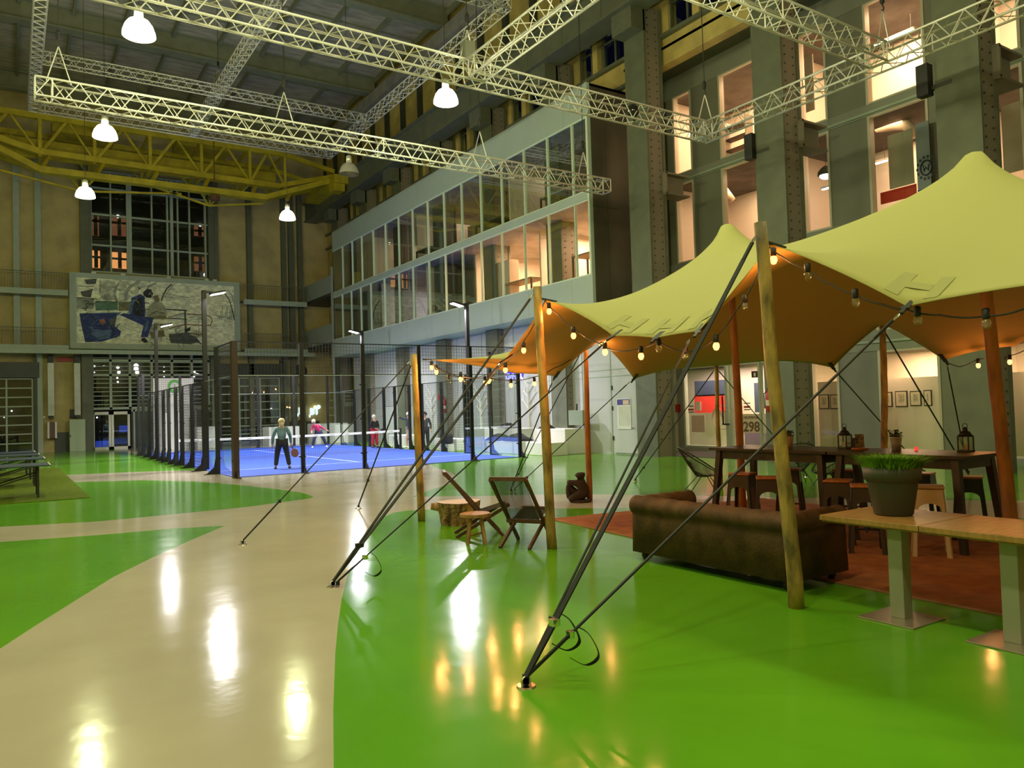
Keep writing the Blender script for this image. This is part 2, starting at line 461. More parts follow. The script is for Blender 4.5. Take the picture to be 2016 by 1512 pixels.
# ---------------------------------------------------------------- right side: columns, girders, upper wall
COLY = [-0.9, 4.0, 8.85, 14.05, 19.5, 24.5, 29.45, 34.35, 39.2, 44.1, 49.0]
def right_wall():
    n = 20
    for y in COLY:
        H = 15.5 if y < 50 else 15.5
        mb = MB()
        # open H section: front flange, web, rear flange, with a riveted plate
        mb.bb(18.25, 18.33, y - .5, y + .5, 0, H); mb.bb(18.33, 19.0, y - .05, y + .05, 0, H)
        mb.bb(19.0, 19.08, y - .5, y + .5, 0, H)
        mb.bb(18.33, 18.98, y - .46, y - .36, 0, H, 1)
        for k in range(60):
            z = 0.6 + k * 0.25
            for dx in (.14, .5): mb.box((18.33 + dx, y - .475, z), (.035, .03, .035), None, 2)
        struct(mb, 'trim_%d' % n, [M_steel, mat('riveted_plate', (0.21, 0.18, 0.15), .6), M_steel_d]); n += 1
    # stub brackets of I section behind the near columns
    for y in (19.5, 14.05, 8.85):
        mb = MB()
        for z in (9.05, 9.75): mb.bb(18.95, 20.1, y - .62, y - .02, z - .03, z + .03)
        mb.bb(18.98, 20.05, y - .36, y - .30, 9.05, 9.75); mb.bb(18.95, 19.02, y - .62, y, 9.0, 9.8)
        struct(mb, 'trim_%d' % n, mat('riveted_plate', (0.21, 0.18, 0.15), .6)); n += 1
    # runway girder
    mb = MB()
    mb.bb(17.6, 17.7, -10, 53, 15.4, 16.6); mb.bb(17.5, 18.4, -10, 53, 15.34, 15.42); mb.bb(17.45, 18.5, -10, 53, 16.55, 16.65)
    for y in COLY: mb.bb(17.7, 18.4, y - .5, y + .5, 14.6, 15.4)
    for i in range(22): mb.bb(17.58, 17.6, 2 + i * 2.3, 2.04 + i * 2.3, 15.42, 16.55)
    struct(mb, 'trim_%d' % n, M_steel); n += 1
    # crane rail and pale duct under the roof
    struct(MB().bb(18.3, 18.9, 18, 53, 20.3, 21.0), 'trim_%d' % n, mat('grey_duct', (0.33, 0.32, 0.29), .6, var=.2, scale=2)); n += 1
    # upper wall: brick above, windows under
    mb = MB(); X0, X1 = 19.2, 19.6
    mb.bb(X0, X1, -10, 53, 17.9, 22.3)
    for i, y in enumerate(COLY[:-1]):
        y2 = COLY[i + 1]
        mb.bb(X0, X1, y - .5, y + .75, 13.6, 17.9); mb.bb(X0, X1, y2 - .75, y2 - .5, 13.6, 17.9)
        mb.bb(X0, X1, y + .75, y2 - .75, 13.6, 14.6)
        mb.bb(X0 - .02, X1, (y + y2) / 2 + .55, (y + y2) / 2 + .85, 14.6, 17.9)
    mb.bb(X0, X1, 49.5, 53, 13.6, 17.9)
    mb.bb(X0, X1, 47.1, 53, 0, 13.6); mb.bb(X0, X1, 20.9, 47.1, 13.3, 13.6)
    struct(mb, 'wall_right', M_brick2)
    mb = MB()
    for i in range(30):
        y = 53 - i * 2.2; mb.bb(19.0, 19.2, y - .17, y + .17, 16.7, 20.4)
    struct(mb, 'trim_%d' % n, M_steel_d); n += 1
    mb = MB(); mb.bb(19.02, 19.2, -10, 53, 14.5, 14.62); mb.bb(19.02, 19.2, -10, 53, 17.85, 18.0); mb.bb(19.02, 19.2, 20, 53, 13.5, 13.62)
    struct(mb, 'trim_%d' % n, M_steel); n += 1
    w = 3
    for i, y in enumerate(COLY[:-1]):
        if y < 3: continue
        y0, y1 = y + .75, COLY[i + 1] - .75
        mb = MB(); k = 5
        for j in range(k + 1):
            yy = y0 + (y1 - y0) * j / k; mb.bb(19.3, 19.36, yy - .03, yy + .03, 14.6, 17.9)
        for z in (14.65, 15.7, 16.8, 17.85): mb.bb(19.3, 19.36, y0, y1, z - .03, z + .03)
        f = struct(mb, 'window_%d' % w, M_steel); w += 1
        MB().bb(19.38, 19.4, y0, y1, 14.6, 17.9).build('pane', M_glass, f)
    # wall under the glass box: white panels and joint trims
    mb = MB(); mb.bb(18.62, 18.72, 20.0, 47.0, 0, 5.4)
    struct(mb, 'wall_lower', mat('white_panel', (0.46, 0.47, 0.48), .45, var=.04, scale=1))
    mb = MB()
    for y in (21.72, 23.4, 25.6, 28.2, 30.9, 33.3, 35.6): mb.bb(18.6, 18.62, y, y + .04, 0, 5.4)
    for z in (2.85, 3.1): mb.bb(18.6, 18.62, 20.0, 27.3, z, z + .03)
    struct(mb, 'trim_%d' % n, M_steel_l); n += 1
    d = struct(MB().bb(18.57, 18.61, 20.15, 21.6, .05, 2.7), 'door_5', mat('white_panel', (0.46, 0.47, 0.48), .45), bevel=.005)
    mb = MB(); mb.bb(18.5, 18.57, 20.55, 20.6, .95, 1.0); mb.bb(18.5, 18.52, 20.45, 20.6, .97, .99); mb.build('handle', M_alu, d)
    for z in (.5, 1.6, 2.35): MB().bb(18.54, 18.58, 21.6, 21.66, z, z + .16).build('hinge', M_dark, d)
right_wall()

# ---------------------------------------------------------------- glass office box
def glass_box():
    X = 17.3; Y0, Y1 = 21.0, 46.9
    M_box = mat('pale_cladding', (0.40, 0.47, 0.44), 0.4, var=.04, scale=1)
    mb = MB()
    mb.bb(X, X + .12, Y0, Y1, 5.41, 6.45); mb.bb(X, 18.62, Y0, Y1, 5.36, 5.46)
    for y in (22.2, 25.0, 27.8, 30.6, 33.4, 36.2, 39.0, 41.8, 44.6): mb.bb(X - .006, X, y, y + .02, 5.41, 6.45, 1)
    struct(mb, 'trim_50', [M_box, M_steel_l])
    struct(MB().bb(X - .02, X + .12, Y0, Y1, 9.18, 9.46), 'trim_51', M_box)
    mb = MB(); mb.bb(X, X + .12, Y0, Y1, 12.15, 13.35); mb.bb(X, 19.3, Y0, Y1, 13.25, 13.35)
    for y in (22.4, 28.5, 34.5, 40.5): mb.bb(X - .006, X, y, y + .03, 12.15, 13.35, 1)
    struct(mb, 'trim_52', [M_box, M_steel_l])
    mb = MB(); mb.bb(X - .004, X + .13, Y0 - .004, Y0 + .12, 5.405, 13.36); mb.bb(X - .03, X, Y0, Y0 + .09, 6.45, 12.2, 1)
    struct(mb, 'trim_53', [M_box, mat('bright_edge', (.62, .72, .62), .4)])
    # dark side cheek and far cheek
    mb = MB(); mb.bb(X + .131, 21.2, Y0 + .0, Y0 + .14, 5.41, 13.35); mb.bb(X + .12, 23.4, Y1 - .12, Y1, 5.41, 13.35)
    mb.bb(X + .8, X + .82, Y0 - .005, Y0 + .02, 5.41, 11.9, 1); mb.bb(X + .12, 18.6, Y0 - .005, Y0 + .02, 8.9, 8.93, 1)
    struct(mb, 'wall_box', [mat('bronze_cladding', (0.085, 0.07, 0.055), .3, var=.15, scale=1.2), M_steel_d])
    # interior
    mb = MB(); mb.bb(X + .12, 23.4, Y0 + .14, Y1 - .12, 6.35, 6.45); mb.bb(X + .12, 23.4, Y0 + .14, Y1 - .12, 9.3, 9.4)
    struct(mb, 'floor_box', M_wood_f)
    mb = MB(); mb.bb(X + .14, 23.4, Y0 + .14, Y1 - .12, 9.16, 9.28); mb.bb(X + .14, 23.4, Y0 + .14, Y1 - .12, 12.2, 12.3)
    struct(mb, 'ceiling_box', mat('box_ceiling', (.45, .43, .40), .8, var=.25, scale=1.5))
    mb = MB(); mb.bb(23.3, 23.4, Y0, Y1, 6.4, 12.3)
    for y in (25.9, 31.2): mb.bb(18.6, 23.3, y, y + .1, 6.45, 9.16)
    for y in (34.9, 40.6): mb.bb(17.9, 23.3, y, y + .1, 6.45, 9.16)
    for y in (27.5, 36.5, 42.3): mb.bb(18.2, 23.3, y, y + .1, 9.4, 12.2)
    struct(mb, 'wall_office', M_room)
    mb = MB()
    for z0, z1 in ((6.45, 9.2), (9.46, 12.2)):
        for y, yy in ((24.5, 24.9), (29.45, 29.9), (34.35, 34.8), (39.2, 39.7), (44.1, 44.6)): mb.bb(18.4, 18.95, y - .3, yy, z0, z1)
    struct(mb, 'trim_54', mat('inner_column', (.33, .29, .22), .6))
    # glazing, lower and upper strips
    lo = [21.9, 23.55, 25.2, 26.9, 28.6, 30.25, 31.9, 33.6, 35.4, 37.1, 39.0, 40.9, 42.4, 43.9, 45.4]
    up = [21.95, 23.5, 25.1, 26.8, 28.5, 30.2, 31.9, 33.6, 35.3, 37.0, 38.7, 40.4, 42.1, 43.6, 45.2]
    for nm, ys, z0, z1 in (('window_30', lo, 6.45, 9.18), ('window_31', up, 9.46, 12.15)):
        mb = MB(); 
        for y in ys: mb.bb(X - .01, X + .08, y - .024, y + .024, z0, z1)
        mb.bb(X + .01, X + .06, Y0 + .1, Y1, z0, z0 + .05); mb.bb(X + .01, X + .06, Y0 + .1, Y1, z1 - .05, z1)
        f = struct(mb, nm, mat('bright_edge', (.62, .72, .62), .4))
        MB().add([(X + .05, Y0 + .1, z0), (X + .05, Y1, z0), (X + .05, Y1, z1), (X + .05, Y0 + .1, z1)], [(0, 1, 2, 3)]).build('pane', M_glass, f)
glass_box()

# ---------------------------------------------------------------- near facade behind the columns
def facade():
    X = 21.2; LV = [(0.15, 3.15), (3.75, 6.55), (7.05, 10.05), (10.4, 13.4)]
    bays = [(20.6, 19.75, 18.35, 16.5), (15.05, 14.15, 12.8, 11.1), (9.6, 8.75, 7.4, 5.6)]
    bandm = mat('facade_band', (0.25, 0.26, 0.22), .5)
    mb = MB(); pan = MB()
    ops = []
    for a1, a0, b1, b0 in bays: ops += [(a0, a1), (b0, b1)]
    for li, (z0, z1) in enumerate(LV):
        o = sorted(ops)
        if li == 0: o = sorted([(16.6, 20.6)] + [p for p in ops if p[1] < 16])
        y = -5.0
        for y0, y1 in o:
            pan.bb(X, X + .2, y, y0, z0, z1); y = y1
        pan.bb(X, X + .2, y, 21.1, z0, z1)
    struct(pan, 'wall_facade', M_facade)
    mb = MB()
    for z0, z1 in ((0, .15), (3.15, 3.75), (6.55, 7.05), (10.05, 10.4), (13.4, 14.2)): mb.bb(X - .03, X + .2, -5, 21.1, z0, z1)
    struct(mb, 'trim_60', bandm)
    mb = MB()
    for z0 in (3.38, 6.66, 10.1): mb.bb(X - .09, X - .03, -5, 21.0, z0, z0 + .07)
    struct(mb, 'trim_61', M_steel_l)
    mb = MB(); mb.bb(19.2, 21.4, -5, 21.1, 14.15, 14.25); struct(mb, 'trim_62', M_steel)
    n = 40
    rev = mat('window_reveal', (.55, .50, .42), .5)
    for y0, y1 in ops:
        for li, (z0, z1) in enumerate(LV):
            if li == 0 and y0 > 16: continue
            mb = MB()
            mb.bb(X - .03, X + .2, y0 - .04, y0 + .03, z0, z1); mb.bb(X - .03, X + .2, y1 - .03, y1 + .04, z0, z1)
            mb.bb(X - .02, X + .1, y0, y1, z0, z0 + .05); mb.bb(X - .02, X + .1, y0, y1, z1 - .05, z1)
            f = struct(mb, 'window_%d' % n, rev); n += 1
            MB().add([(X + .12, y0, z0), (X + .12, y1, z0), (X + .12, y1, z1), (X + .12, y0, z1)], [(0, 1, 2, 3)]).build('pane', M_glass, f)
    # floors, ceilings and walls of the rooms
    fl = MB(); ce = MB(); wa = MB()
    for z in (3.4, 6.75, 10.2): fl.bb(X + .2, 24.6, -5, 21.1, z, z + .1)
    for z in (3.3, 6.65, 10.1, 13.5): ce.bb(X + .2, 24.6, -5, 21.1, z - .08, z + .02)
    wa.bb(24.5, 24.6, -5, 26.1, 0, 3.2); wa.bb(24.5, 24.6, -5, 21.1, 3.2, 14)
    ce.bb(18.8, 24.6, 21.1, 26.1, 3.22, 3.32)
    for y in (16.0, 10.6): wa.bb(X + .2, 24.5, y, y + .1, 0, 13.5)
    wa.bb(X + .2, 24.5, 20.95, 21.1, 3.3, 14); wa.bb(18.8, 24.5, 26.0, 26.1, 0, 3.2); wa.bb(18.8, 21.4, 20.95, 21.1, 0, 3.3); wa.bb(X + .2, 24.5, -5.1, -5, 0, 14)
    # partition walls set back behind the ground windows, with framed prints
    wa.bb(22.3, 22.4, 9.0, 15.9, 0, 2.35)
    wa.bb(22.3, 22.4, 4.0, 9.0, 0, 3.0)
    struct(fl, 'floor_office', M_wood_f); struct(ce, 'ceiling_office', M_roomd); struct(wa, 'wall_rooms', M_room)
    # glass entrance
    mb = MB()
    for y, w in ((20.56, .08), (18.55, .09), (18.35, .05), (17.1, .08)): mb.bb(X - .08, X + .1, y - w, y, .15, 3.15)
    mb.bb(X - .05, X + .1, 16.6, 20.6, .15, .22); mb.bb(X - .05, X + .1, 16.6, 20.6, 3.08, 3.15)
    d = struct(mb, 'door_6', M_steel_l)
    MB().add([(X, 16.6, .2), (X, 20.5, .2), (X, 20.5, 3.1), (X, 16.6, 3.1)], [(0, 1, 2, 3)]).build('pane', M_glass, d)
    mb = MB(); mb.bar((X - .14, 18.62, 1.0), (X - .14, 18.62, 2.0), .04); mb.bb(X - .16, X - .06, 18.4, 18.66, .98, 1.03); mb.build('handle', M_dark, d)
facade()
# ---------------------------------------------------------------- lattice trusses
M_truss = mat('truss_aluminium', (0.72, 0.70, 0.66), 0.4, metal=0.25)
def truss(p, q, label, s=0.40, bay=0.55, group='aluminium lighting trusses hung under the roof'):
    p = V(p); q = V(q)
    t = thing('lighting_truss', p.lerp(q, .5), label, 'truss', group)
    d = (q - p); L = d.length; d.normalize(); u = V((0, 0, 1)); w = d.cross(u).normalized()
    h = s / 2; cs = [w * h + u * h, -w * h + u * h, -w * h - u * h, w * h - u * h]
    for c in cs: MB().tube([p + c, q + c], .025, 6).build('chord', M_truss, t, smooth=True)
    mb = MB(); n = max(2, int(round(L / bay)))
    for k in range(4):
        a, b = cs[k], cs[(k + 1) % 4]
        for i in range(n):
            s0 = p + d * (L * i / n); s1 = p + d * (L * (i + 1) / n); m = (s0 + s1) / 2
            mb.tube([s0 + a, m + b], .011, 4); mb.tube([m + b, s1 + a], .011, 4)
    for sx in (0, .02, .5, 1 - .02, 1):
        o = p + d * L * sx
        for k in range(4): mb.tube([o + cs[k], o + cs[(k + 1) % 4]], .014, 4)
    mb.build('bracing', M_truss, t)
    return t
ZT = 9.0; ZU = 16.5
truss((0.5, 19.2, ZT), (16.55, 19.2, ZT), 'long lower truss crossing the hall, the one ending freely against the glass box corner', group=None)
truss((0.5, 14.0, ZT), (15.6, 14.0, ZT), 'long lower truss crossing the hall behind the bright pendant lamp near the box', group=None)
truss((8.35, 13.75, ZT), (8.35, 2.0, ZT), 'lower truss running towards the viewer from the motor hoist junction', group=None)
truss((8.6, 9.0, ZT), (15.35, 9.0, ZT), 'short lower cross truss above the tent peak, in front of the lit top windows', group=None)
truss((15.6, 14.2, ZT), (15.6, 2.0, ZT), 'lower truss running along the office facade above the tent', group=None)
truss((1.0, 41.7, ZU), (1.0, 15.0, ZU), 'high truss along the darker side of the hall, far from the glass box', group=None)
truss((8.0, 41.5, ZU), (8.0, 15.0, ZU), 'high truss down the middle of the hall, between the two high side trusses', group=None)
truss((15.2, 41.7, ZU), (15.2, 23.0, ZU), 'high truss along the yellow brick wall above the glass box', group=None)
truss((1.2, 41.5, ZU), (15.0, 41.5, ZU), 'farthest high cross truss, just in front of the yellow crane', group=None)
truss((1.2, 35.7, ZU), (15.0, 35.7, ZU), 'middle high cross truss with a hoist hanging in front of it', group=None)
truss((8.2, 23.0, ZU), (15.4, 23.0, ZU), 'nearest high cross truss meeting the brick wall side truss', group=None)

# hoist cables with hook and bridle
M_cable = mat('black_cable', (0.02, 0.02, 0.02), .5)
def hoist(x, y, z, label, ax=(1, 0, 0), motor=False, spread=.24, top=22.3):
    t = thing('hoist_cable', (x, y, z), label, 'hoist')
    MB().tube([(x, y, top), (x, y, z + 1.35)], .012, 5).build('cable', M_cable, t)
    mb = MB(); mb.lathe([(.02, 0), (.05, .04), (.05, .18), (.02, .24)], (x, y, z + 1.15), 8)
    mb.tube([(x, y, z + 1.15), (x + .05, y, z + 1.08), (x + .02, y, z + 1.0), (x - .03, y, z + 1.03)], .014, 5)
    mb.build('hook', M_dark, t)
    a = V(ax) * spread; c = V((x, y, z))
    mb = MB()
    for s in (-1, 1): mb.tube([c + V((0, 0, 1.02)), c + a * s + V((0, 0, .2))], .014, 5)
    mb.build('bridle', M_alu, t)
    if motor: MB().box((x, y, z + .52), (.26, .24, .44)).build('motor', mat('hoist_motor', (.13, .13, .10), .5), t, bevel=.02)
hoist(0.95, 19.2, 9.0, 'hoist cable holding the free ended lower truss near its dark wall end')
hoist(5.9, 19.2, 9.0, 'hoist cable with wide bridle on the middle of the free ended lower truss')
hoist(11.7, 19.2, 9.0, 'hoist cable in front of the far fascia of the glass box')
hoist(15.6, 19.2, 9.0, 'hoist cable on the truss tip against the glass box corner')
hoist(8.35, 14.1, 9.0, 'motor hoist over the junction next to the bright pendant', motor=True)
hoist(15.6, 14.0, 9.0, 'hoist cable over the truss corner in front of the grey facade', spread=.3)
hoist(15.6, 9.0, 9.0, 'hoist cable over the truss junction in front of the brightest top window')
hoist(8.0, 35.7, 16.5, 'small motor hoist on the middle high cross truss', motor=True)
# moving head spot on truss
t = thing('stage_light', (13.0, 14.0, 9.15), 'small black stage light clamped on the lower truss before the box fascia', 'spotlight')
MB().ball((12.95, 13.95, 9.05), .17, 12).build('lamp_body', mat('gloss_black', (.01, .01, .01), .12), t, smooth=True)
MB().tube([(12.95, 13.95, 9.05), (12.95, 13.9, 8.8)], .04, 8).build('lens_hood', M_dark, t)

# ---------------------------------------------------------------- pendant lamps
M_bell = glow('lit_reflector', (1.0, 0.99, 0.72), 15.0, through=0.72)
M_bell_off = mat('unlit_reflector', (0.35, 0.34, 0.33), .3, metal=.3)
def pendant(x, y, label, lit=True, hi=22.3, group=None):
    z = PENDZ
    t = thing('pendant_lamp', (x, y, z), label, 'lamp', group)
    prof = [(.31, -.20), (.30, -.12), (.26, .0), (.19, .10), (.09, .16)]
    MB().lathe(prof[:] , (x, y, z), 28).build('reflector', M_bell if lit else M_bell_off, t, smooth=True)
    o = t.children[0]
    # open the bottom: delete the cap faces
    me = o.data
    import bmesh
    b = bmesh.new(); b.from_mesh(me)
    bmesh.ops.delete(b, geom=[f for f in b.faces if len(f.verts) > 8], context='FACES'); b.to_mesh(me); b.free()
    MB().lathe([(.085, .16), (.085, .36), (.05, .40)], (x, y, z), 16).build('gear_housing', M_alu, t, smooth=True)
    MB().tube([(x, y, z + .38), (x, y, hi)], .008, 5).build('cable', M_cable, t)
    if lit: MB().ball((x, y, z - .03), .09, 10).build('bulb', glow('lamp_core', (1, .99, .75), 330), t, smooth=True)
    return t
PL = {(2.2, 16.5): 'lit pendant lamp with bright bell shade near the top of the picture, biggest of all',
      (2.2, 23.0): 'lit pendant lamp hanging in front of the yellow crane lattice',
      (2.2, 29.5): 'lit pendant lamp just above the corner of the tall dark window',
      (9.1, 29.5): 'lit pendant lamp in front of the bare brick wall beside the glass box',
      (9.1, 16.5): 'lit pendant lamp right below the truss junction with the motor hoist',
      (9.1, 23.0): 'switched off pendant lamp with grey bell shade before the runway girder'}
for x, y in PEND:
    lb = PL.get((x, y))
    pendant(x, y, lb or 'lit pendant lamp of the hall beyond the picture edge', (x, y) != UNLIT, group=None if lb else 'pendant lamps beyond the picture edge')

# ---------------------------------------------------------------- yellow overhead crane
def crane():
    Yf, Yb = 46.0, 49.2
    MY = mat('crane_yellow', (0.44, 0.34, 0.015), .45, var=.25, scale=1.5)
    t = thing('overhead_crane', (6.5, 47.6, 14.6), 'yellow lattice girder travelling crane spanning the far end of the hall', 'crane')
    # walkway box beam with bent-up ends
    mb = MB(); z = 14.72
    mb.bar((1.35, Yf - .3, z), (12.8, Yf - .3, z), .5, .32); mb.bar((-3.0, Yf - .3, z + 2.1), (1.4, Yf - .3, z), .45, .3); mb.bar((12.75, Yf - .3, z), (16.95, Yf - .3, z + 1.6), .4, .3)
    mb.build('lower_beam', MY, t)
    for k, Y in enumerate((Yf, Yb)):
        zb, zt = 15.6, 17.6
        mb = MB()
        mb.bar((1.4, Y, zb + .15), (13.7, Y, zb + .0), .3, .3); mb.bar((-4, Y, zb + 1.4), (1.4, Y, zb + .15), .3, .3); mb.bar((13.6, Y, zb), (17.2, Y, zb + 1.1), .26, .26)
        mb.build('bottom_chord', MY, t)
        mb = MB(); mb.bar((-4, Y, zt), (14.1, Y, zt), .3, .3); mb.bar((14.1, Y, zt), (17.2, Y, zb + 1.4), .25, .25)
        mb.build('top_chord', MY, t)
        mb = MB(); nodes = [-1.3, 1.4, 3.9, 6.6, 9.3, 12.0, 14.1]
        for i, x in enumerate(nodes):
            if i % 1 == 0 and x > 0: mb.bar((x, Y, zb), (x, Y, zt), .2 if i % 2 else .12, .16)
        for i in range(len(nodes) - 1):
            a, b = nodes[i], nodes[i + 1]; m = (a + b) / 2
            mb.bar((a, Y, zb), (m, Y, zt), .18, .14); mb.bar((m, Y, zt), (b, Y, zb), .12, .1)
        mb.build('lattice', MY, t)
    mb = MB()
    for x in (-1.3, 1.4, 3.9, 6.6, 9.3, 12.0, 14.1):
        mb.bar((x, Yf, 17.6), (x, Yb, 17.6), .15); mb.bar((x, Yf, 15.6), (x, Yb, 15.6), .15)
        mb.bar((x, Yf - .3, 14.75), (x + .4, Yf, 15.6), .16)
    mb.build('cross_tie', MY, t)
    # hanging service bracing under the walkway
    mb = MB()
    for a, m, b in ((-1.5, 3.3, 8.3), (6.5, 9.8, 12.9)):
        mb.bar((a, Yf + .6, 14.9), (m, Yf + .6, 14.1), .1); mb.bar((m, Yf + .6, 14.1), (b, Yf + .6, 14.6), .1)
        for dx in (-.6, 0, .6): mb.bar((m, Yf + .6, 14.1), (m + dx, Yf, 14.7), .07)
    mb.build('under_brace', MY, t)
    mb = MB(); mb.bb(-3, 14, 47.6, 47.8, 15.9, 16.9); mb.bb(2, 5.0, 47.0, 48.6, 17.3, 18.0); mb.bb(8.2, 11.2, 47.0, 48.8, 17.6, 18.2)
    mb.build('deck', MY, t)
    mb = MB(); mb.box((17.2, 47.4, 16.2), (1.0, 5.5, .5)); mb.box((17.1, 45.3, 15.9), (.7, .9, .8))
    for y in (45.4, 49.4): mb.lathe([(.3, -.1), (.42, -.08), (.42, .08), (.3, .1)], (17.75, y, 15.95 + .6), 14, rot=Matrix.Rotation(R(90), 3, 'Y'))
    mb.build('end_carriage', MY, t)
    mb = MB(); mb.lathe([(.1, 0), (.28, .05), (.28, .3), (.1, .36)], (9.9, 45.6, 14.15), 12); mb.tube([(9.9, 45.6, 14.5), (9.9, 45.6, 17.6)], .03, 5)
    mb.build('hook_block', mat('rusty_hook', (.12, .05, .02), .7), t)
crane()
# ---------------------------------------------------------------- padel court
CX0, CX1, CY0, CY1 = 5.5, 15.5, 23.3, 43.3
M_blue = mat('blue_turf', (0.010, 0.055, 0.40), 0.8, var=.08, scale=3, bump=.2, bscale=200)
M_line = mat('court_line', (0.45, 0.50, 0.62), .7)
M_post = mat('black_powder_coat', (0.006, 0.0055, 0.006), .4)
M_postb = mat('brown_black_steel', (0.03, 0.013, 0.01), .45)
M_mesh = mat('mesh_wire', (0.02, 0.02, 0.022), .4)
def court():
    mb = MB(); mb.bb(CX0, CX1, CY0, CY1, 0.0, .018)
    z = .019
    def line(x0, x1, y0, y1): mb.bb(x0, x1, y0, y1, .0, z + .002, 1)
    for y in (26.35, 40.25): line(CX0 + .05, CX1 - .05, y - .03, y + .03)
    line(10.47, 10.53, 26.2, 40.4); line(CX0 + .05, CX1 - .05, 24.35, 24.41) if False else None
    tag(mb.build('court_turf', [M_blue, M_line]), 'bright blue padel court turf with white service lines', 'court floor')
    t = thing('court_enclosure', (10.5, 33.3, 0), 'black framed glass and wire mesh enclosure around the blue court', 'court fence')
    def post(x, y, h, dirn, w=.08, d=.12, m=M_post, flare=.35):
        mb = MB(); ax = V((dirn[0], dirn[1], 0)); sd = V((-ax.y, ax.x, 0))
        c = V((x, y, 0)) + ax * .05
        mb.bar(c, c + V((0, 0, h)), w, d, up=sd)
        # gusset foot
        p = [c + sd * .02, c + ax * flare + sd * .02, c + ax * (flare - .02) + V((0, 0, .03)) + sd * .02, c + ax * .12 + V((0, 0, .22)) + sd * .02, c + ax * .06 + V((0, 0, .55)) + sd * .02, c + V((0, 0, .55)) + sd * .02]
        mb.prism(p, (0, 0, 0), -sd * .04)
        mb.box(c + ax * (flare * .5) + V((0, 0, .01)), (abs(ax.x) * flare + .12, abs(ax.y) * flare + .12, .02))
        for zz in (.5, 1.6, 2.7):
            mb.box(V((x, y, zz)), (.2 if abs(dirn[1]) else .05, .2 if abs(dirn[0]) else .05, .04))
        return mb.build('post', m, t)
    # near and far short ends
    for y, s in ((CY0, -1), (CY1, 1)):
        for i in range(6):
            x = CX0 + 2 * i
            if i == 0 and s < 0: post(x, y, 4, (0, s), .26, .16, M_postb, .4)
            else: post(x, y, 4, (0, s))
    for x, s in ((CX0, -1), (CX1, 1)):
        ys = [CY0 + 2, CY0 + 4, CY0 + 6, CY0 + 7.9, CY0 + 9.2, CY1 - 9.2, CY1 - 7.9, CY1 - 6, CY1 - 4, CY1 - 2]
        for i, y in enumerate(ys):
            post(x, y, 4 if i in (0, 9) else 3, (s, 0), .12, .1)
    # glass
    def pane(a, b, z0, z1, name='glass_panel'):
        a = V(a); b = V(b)
        MB().add([a + V((0, 0, z0)), b + V((0, 0, z0)), b + V((0, 0, z1)), a + V((0, 0, z1))], [(0, 1, 2, 3)]).build(name, M_cglass, t)
        MB().bar(a + V((0, 0, z1)), b + V((0, 0, z1)), .012, .012).build('glass_edge', mat('glass_edge', (.5, .6, .58), .2), t)
    for y in (CY0, CY1):
        for i in range(5): pane((CX0 + 2 * i + .06, y, 0), (CX0 + 2 * i + 1.94, y, 0), .05, 3.0)
    for x in (CX0, CX1):
        for y0, y1 in ((CY0, CY0 + 2), (CY0 + 2, CY0 + 4), (CY1 - 4, CY1 - 2), (CY1 - 2, CY1)): pane((x, y0 + .06, 0), (x, y1 - .06, 0), .05, 3.0)
    # wire mesh
    def mesh(a, b, z0, z1, step=.10, r=.0035):
        a = V(a); b = V(b); mb = MB(); L = (b - a).length; d = (b - a).normalized()
        n = int(L / step)
        for i in range(n + 1): p = a + d * (L * i / n); mb.bar(p + V((0, 0, z0)), p + V((0, 0, z1)), r * 2)
        k = int((z1 - z0) / step)
        for i in range(k + 1): z = z0 + (z1 - z0) * i / k; mb.bar(a + V((0, 0, z)), b + V((0, 0, z)), r * 2)
        mb.build('wire_panel', M_mesh, t)
        mb = MB(); mb.bar(a + V((0, 0, z1)), b + V((0, 0, z1)), .03); mb.bar(a + V((0, 0, z0)), b + V((0, 0, z0)), .02)
        mb.build('mesh_rail', M_post, t)
    for y in (CY0, CY1):
        for i in range(5): mesh((CX0 + 2 * i, y, 0), (CX0 + 2 * i + 2, y, 0), 3.02, 4.0)
    for x in (CX0, CX1):
        for y0, y1 in ((CY0, CY0 + 2), (CY1 - 2, CY1)): mesh((x, y0, 0), (x, y1, 0), 3.02, 4.0)
        for y0, y1 in ((CY0 + 4, CY0 + 7.9), (CY0 + 7.9, CY0 + 9.2), (CY1 - 9.2, CY1 - 7.9), (CY1 - 7.9, CY1 - 4)):
            if x == CX1 and y0 == CY0 + 7.9 + 2: continue
            mesh((x, y0, 0), (x, y1, 0), .05 if y0 not in (CY0 + 7.9, CY1 - 9.2) else 2.05, 3.0)
        mb = MB(); mb.bar((x, CY0 + 9.2, 3), (x, CY1 - 9.2, 3), .04)
        for y in (CY0 + 7.95, CY0 + 9.15): mb.bar((x, y, 0), (x, y, 2.05), .045)
        mb.build('door_frame', M_post, t)
    # net
    n = thing('court_net', (10.5, 33.3, 0), 'padel net with white top band between two black posts', 'net')
    mb = MB(); segs = 24
    def zt(x): return .88 + .04 * ((x - 10.5) / 5) ** 2
    for i in range(segs):
        x0 = CX0 + .1 + 9.8 * i / segs; x1 = CX0 + .1 + 9.8 * (i + 1) / segs
        mb.bar((x0, 33.3, zt(x0) - .04), (x1, 33.3, zt(x1) - .04), .02, .10)
    for i in range(13):
        x = 6.2 + i * .72; mb.bar((x, 33.285, zt(x) - .05), (x + .2, 33.285, zt(x) - .045), .002, .02, mi=1)
    mb.build('top_band', [M_white, mat('band_print', (.2, .2, .22), .6)], n)
    mb = MB()
    for i in range(99): x = CX0 + .1 + i * .1; mb.bar((x, 33.3, .03), (x, 33.3, zt(x) - .08), .004)
    for i in range(8): mb.bar((CX0 + .1, 33.3, .05 + i * .1), (CX1 - .1, 33.3, .05 + i * .1), .004)
    mb.build('netting', M_mesh, n)
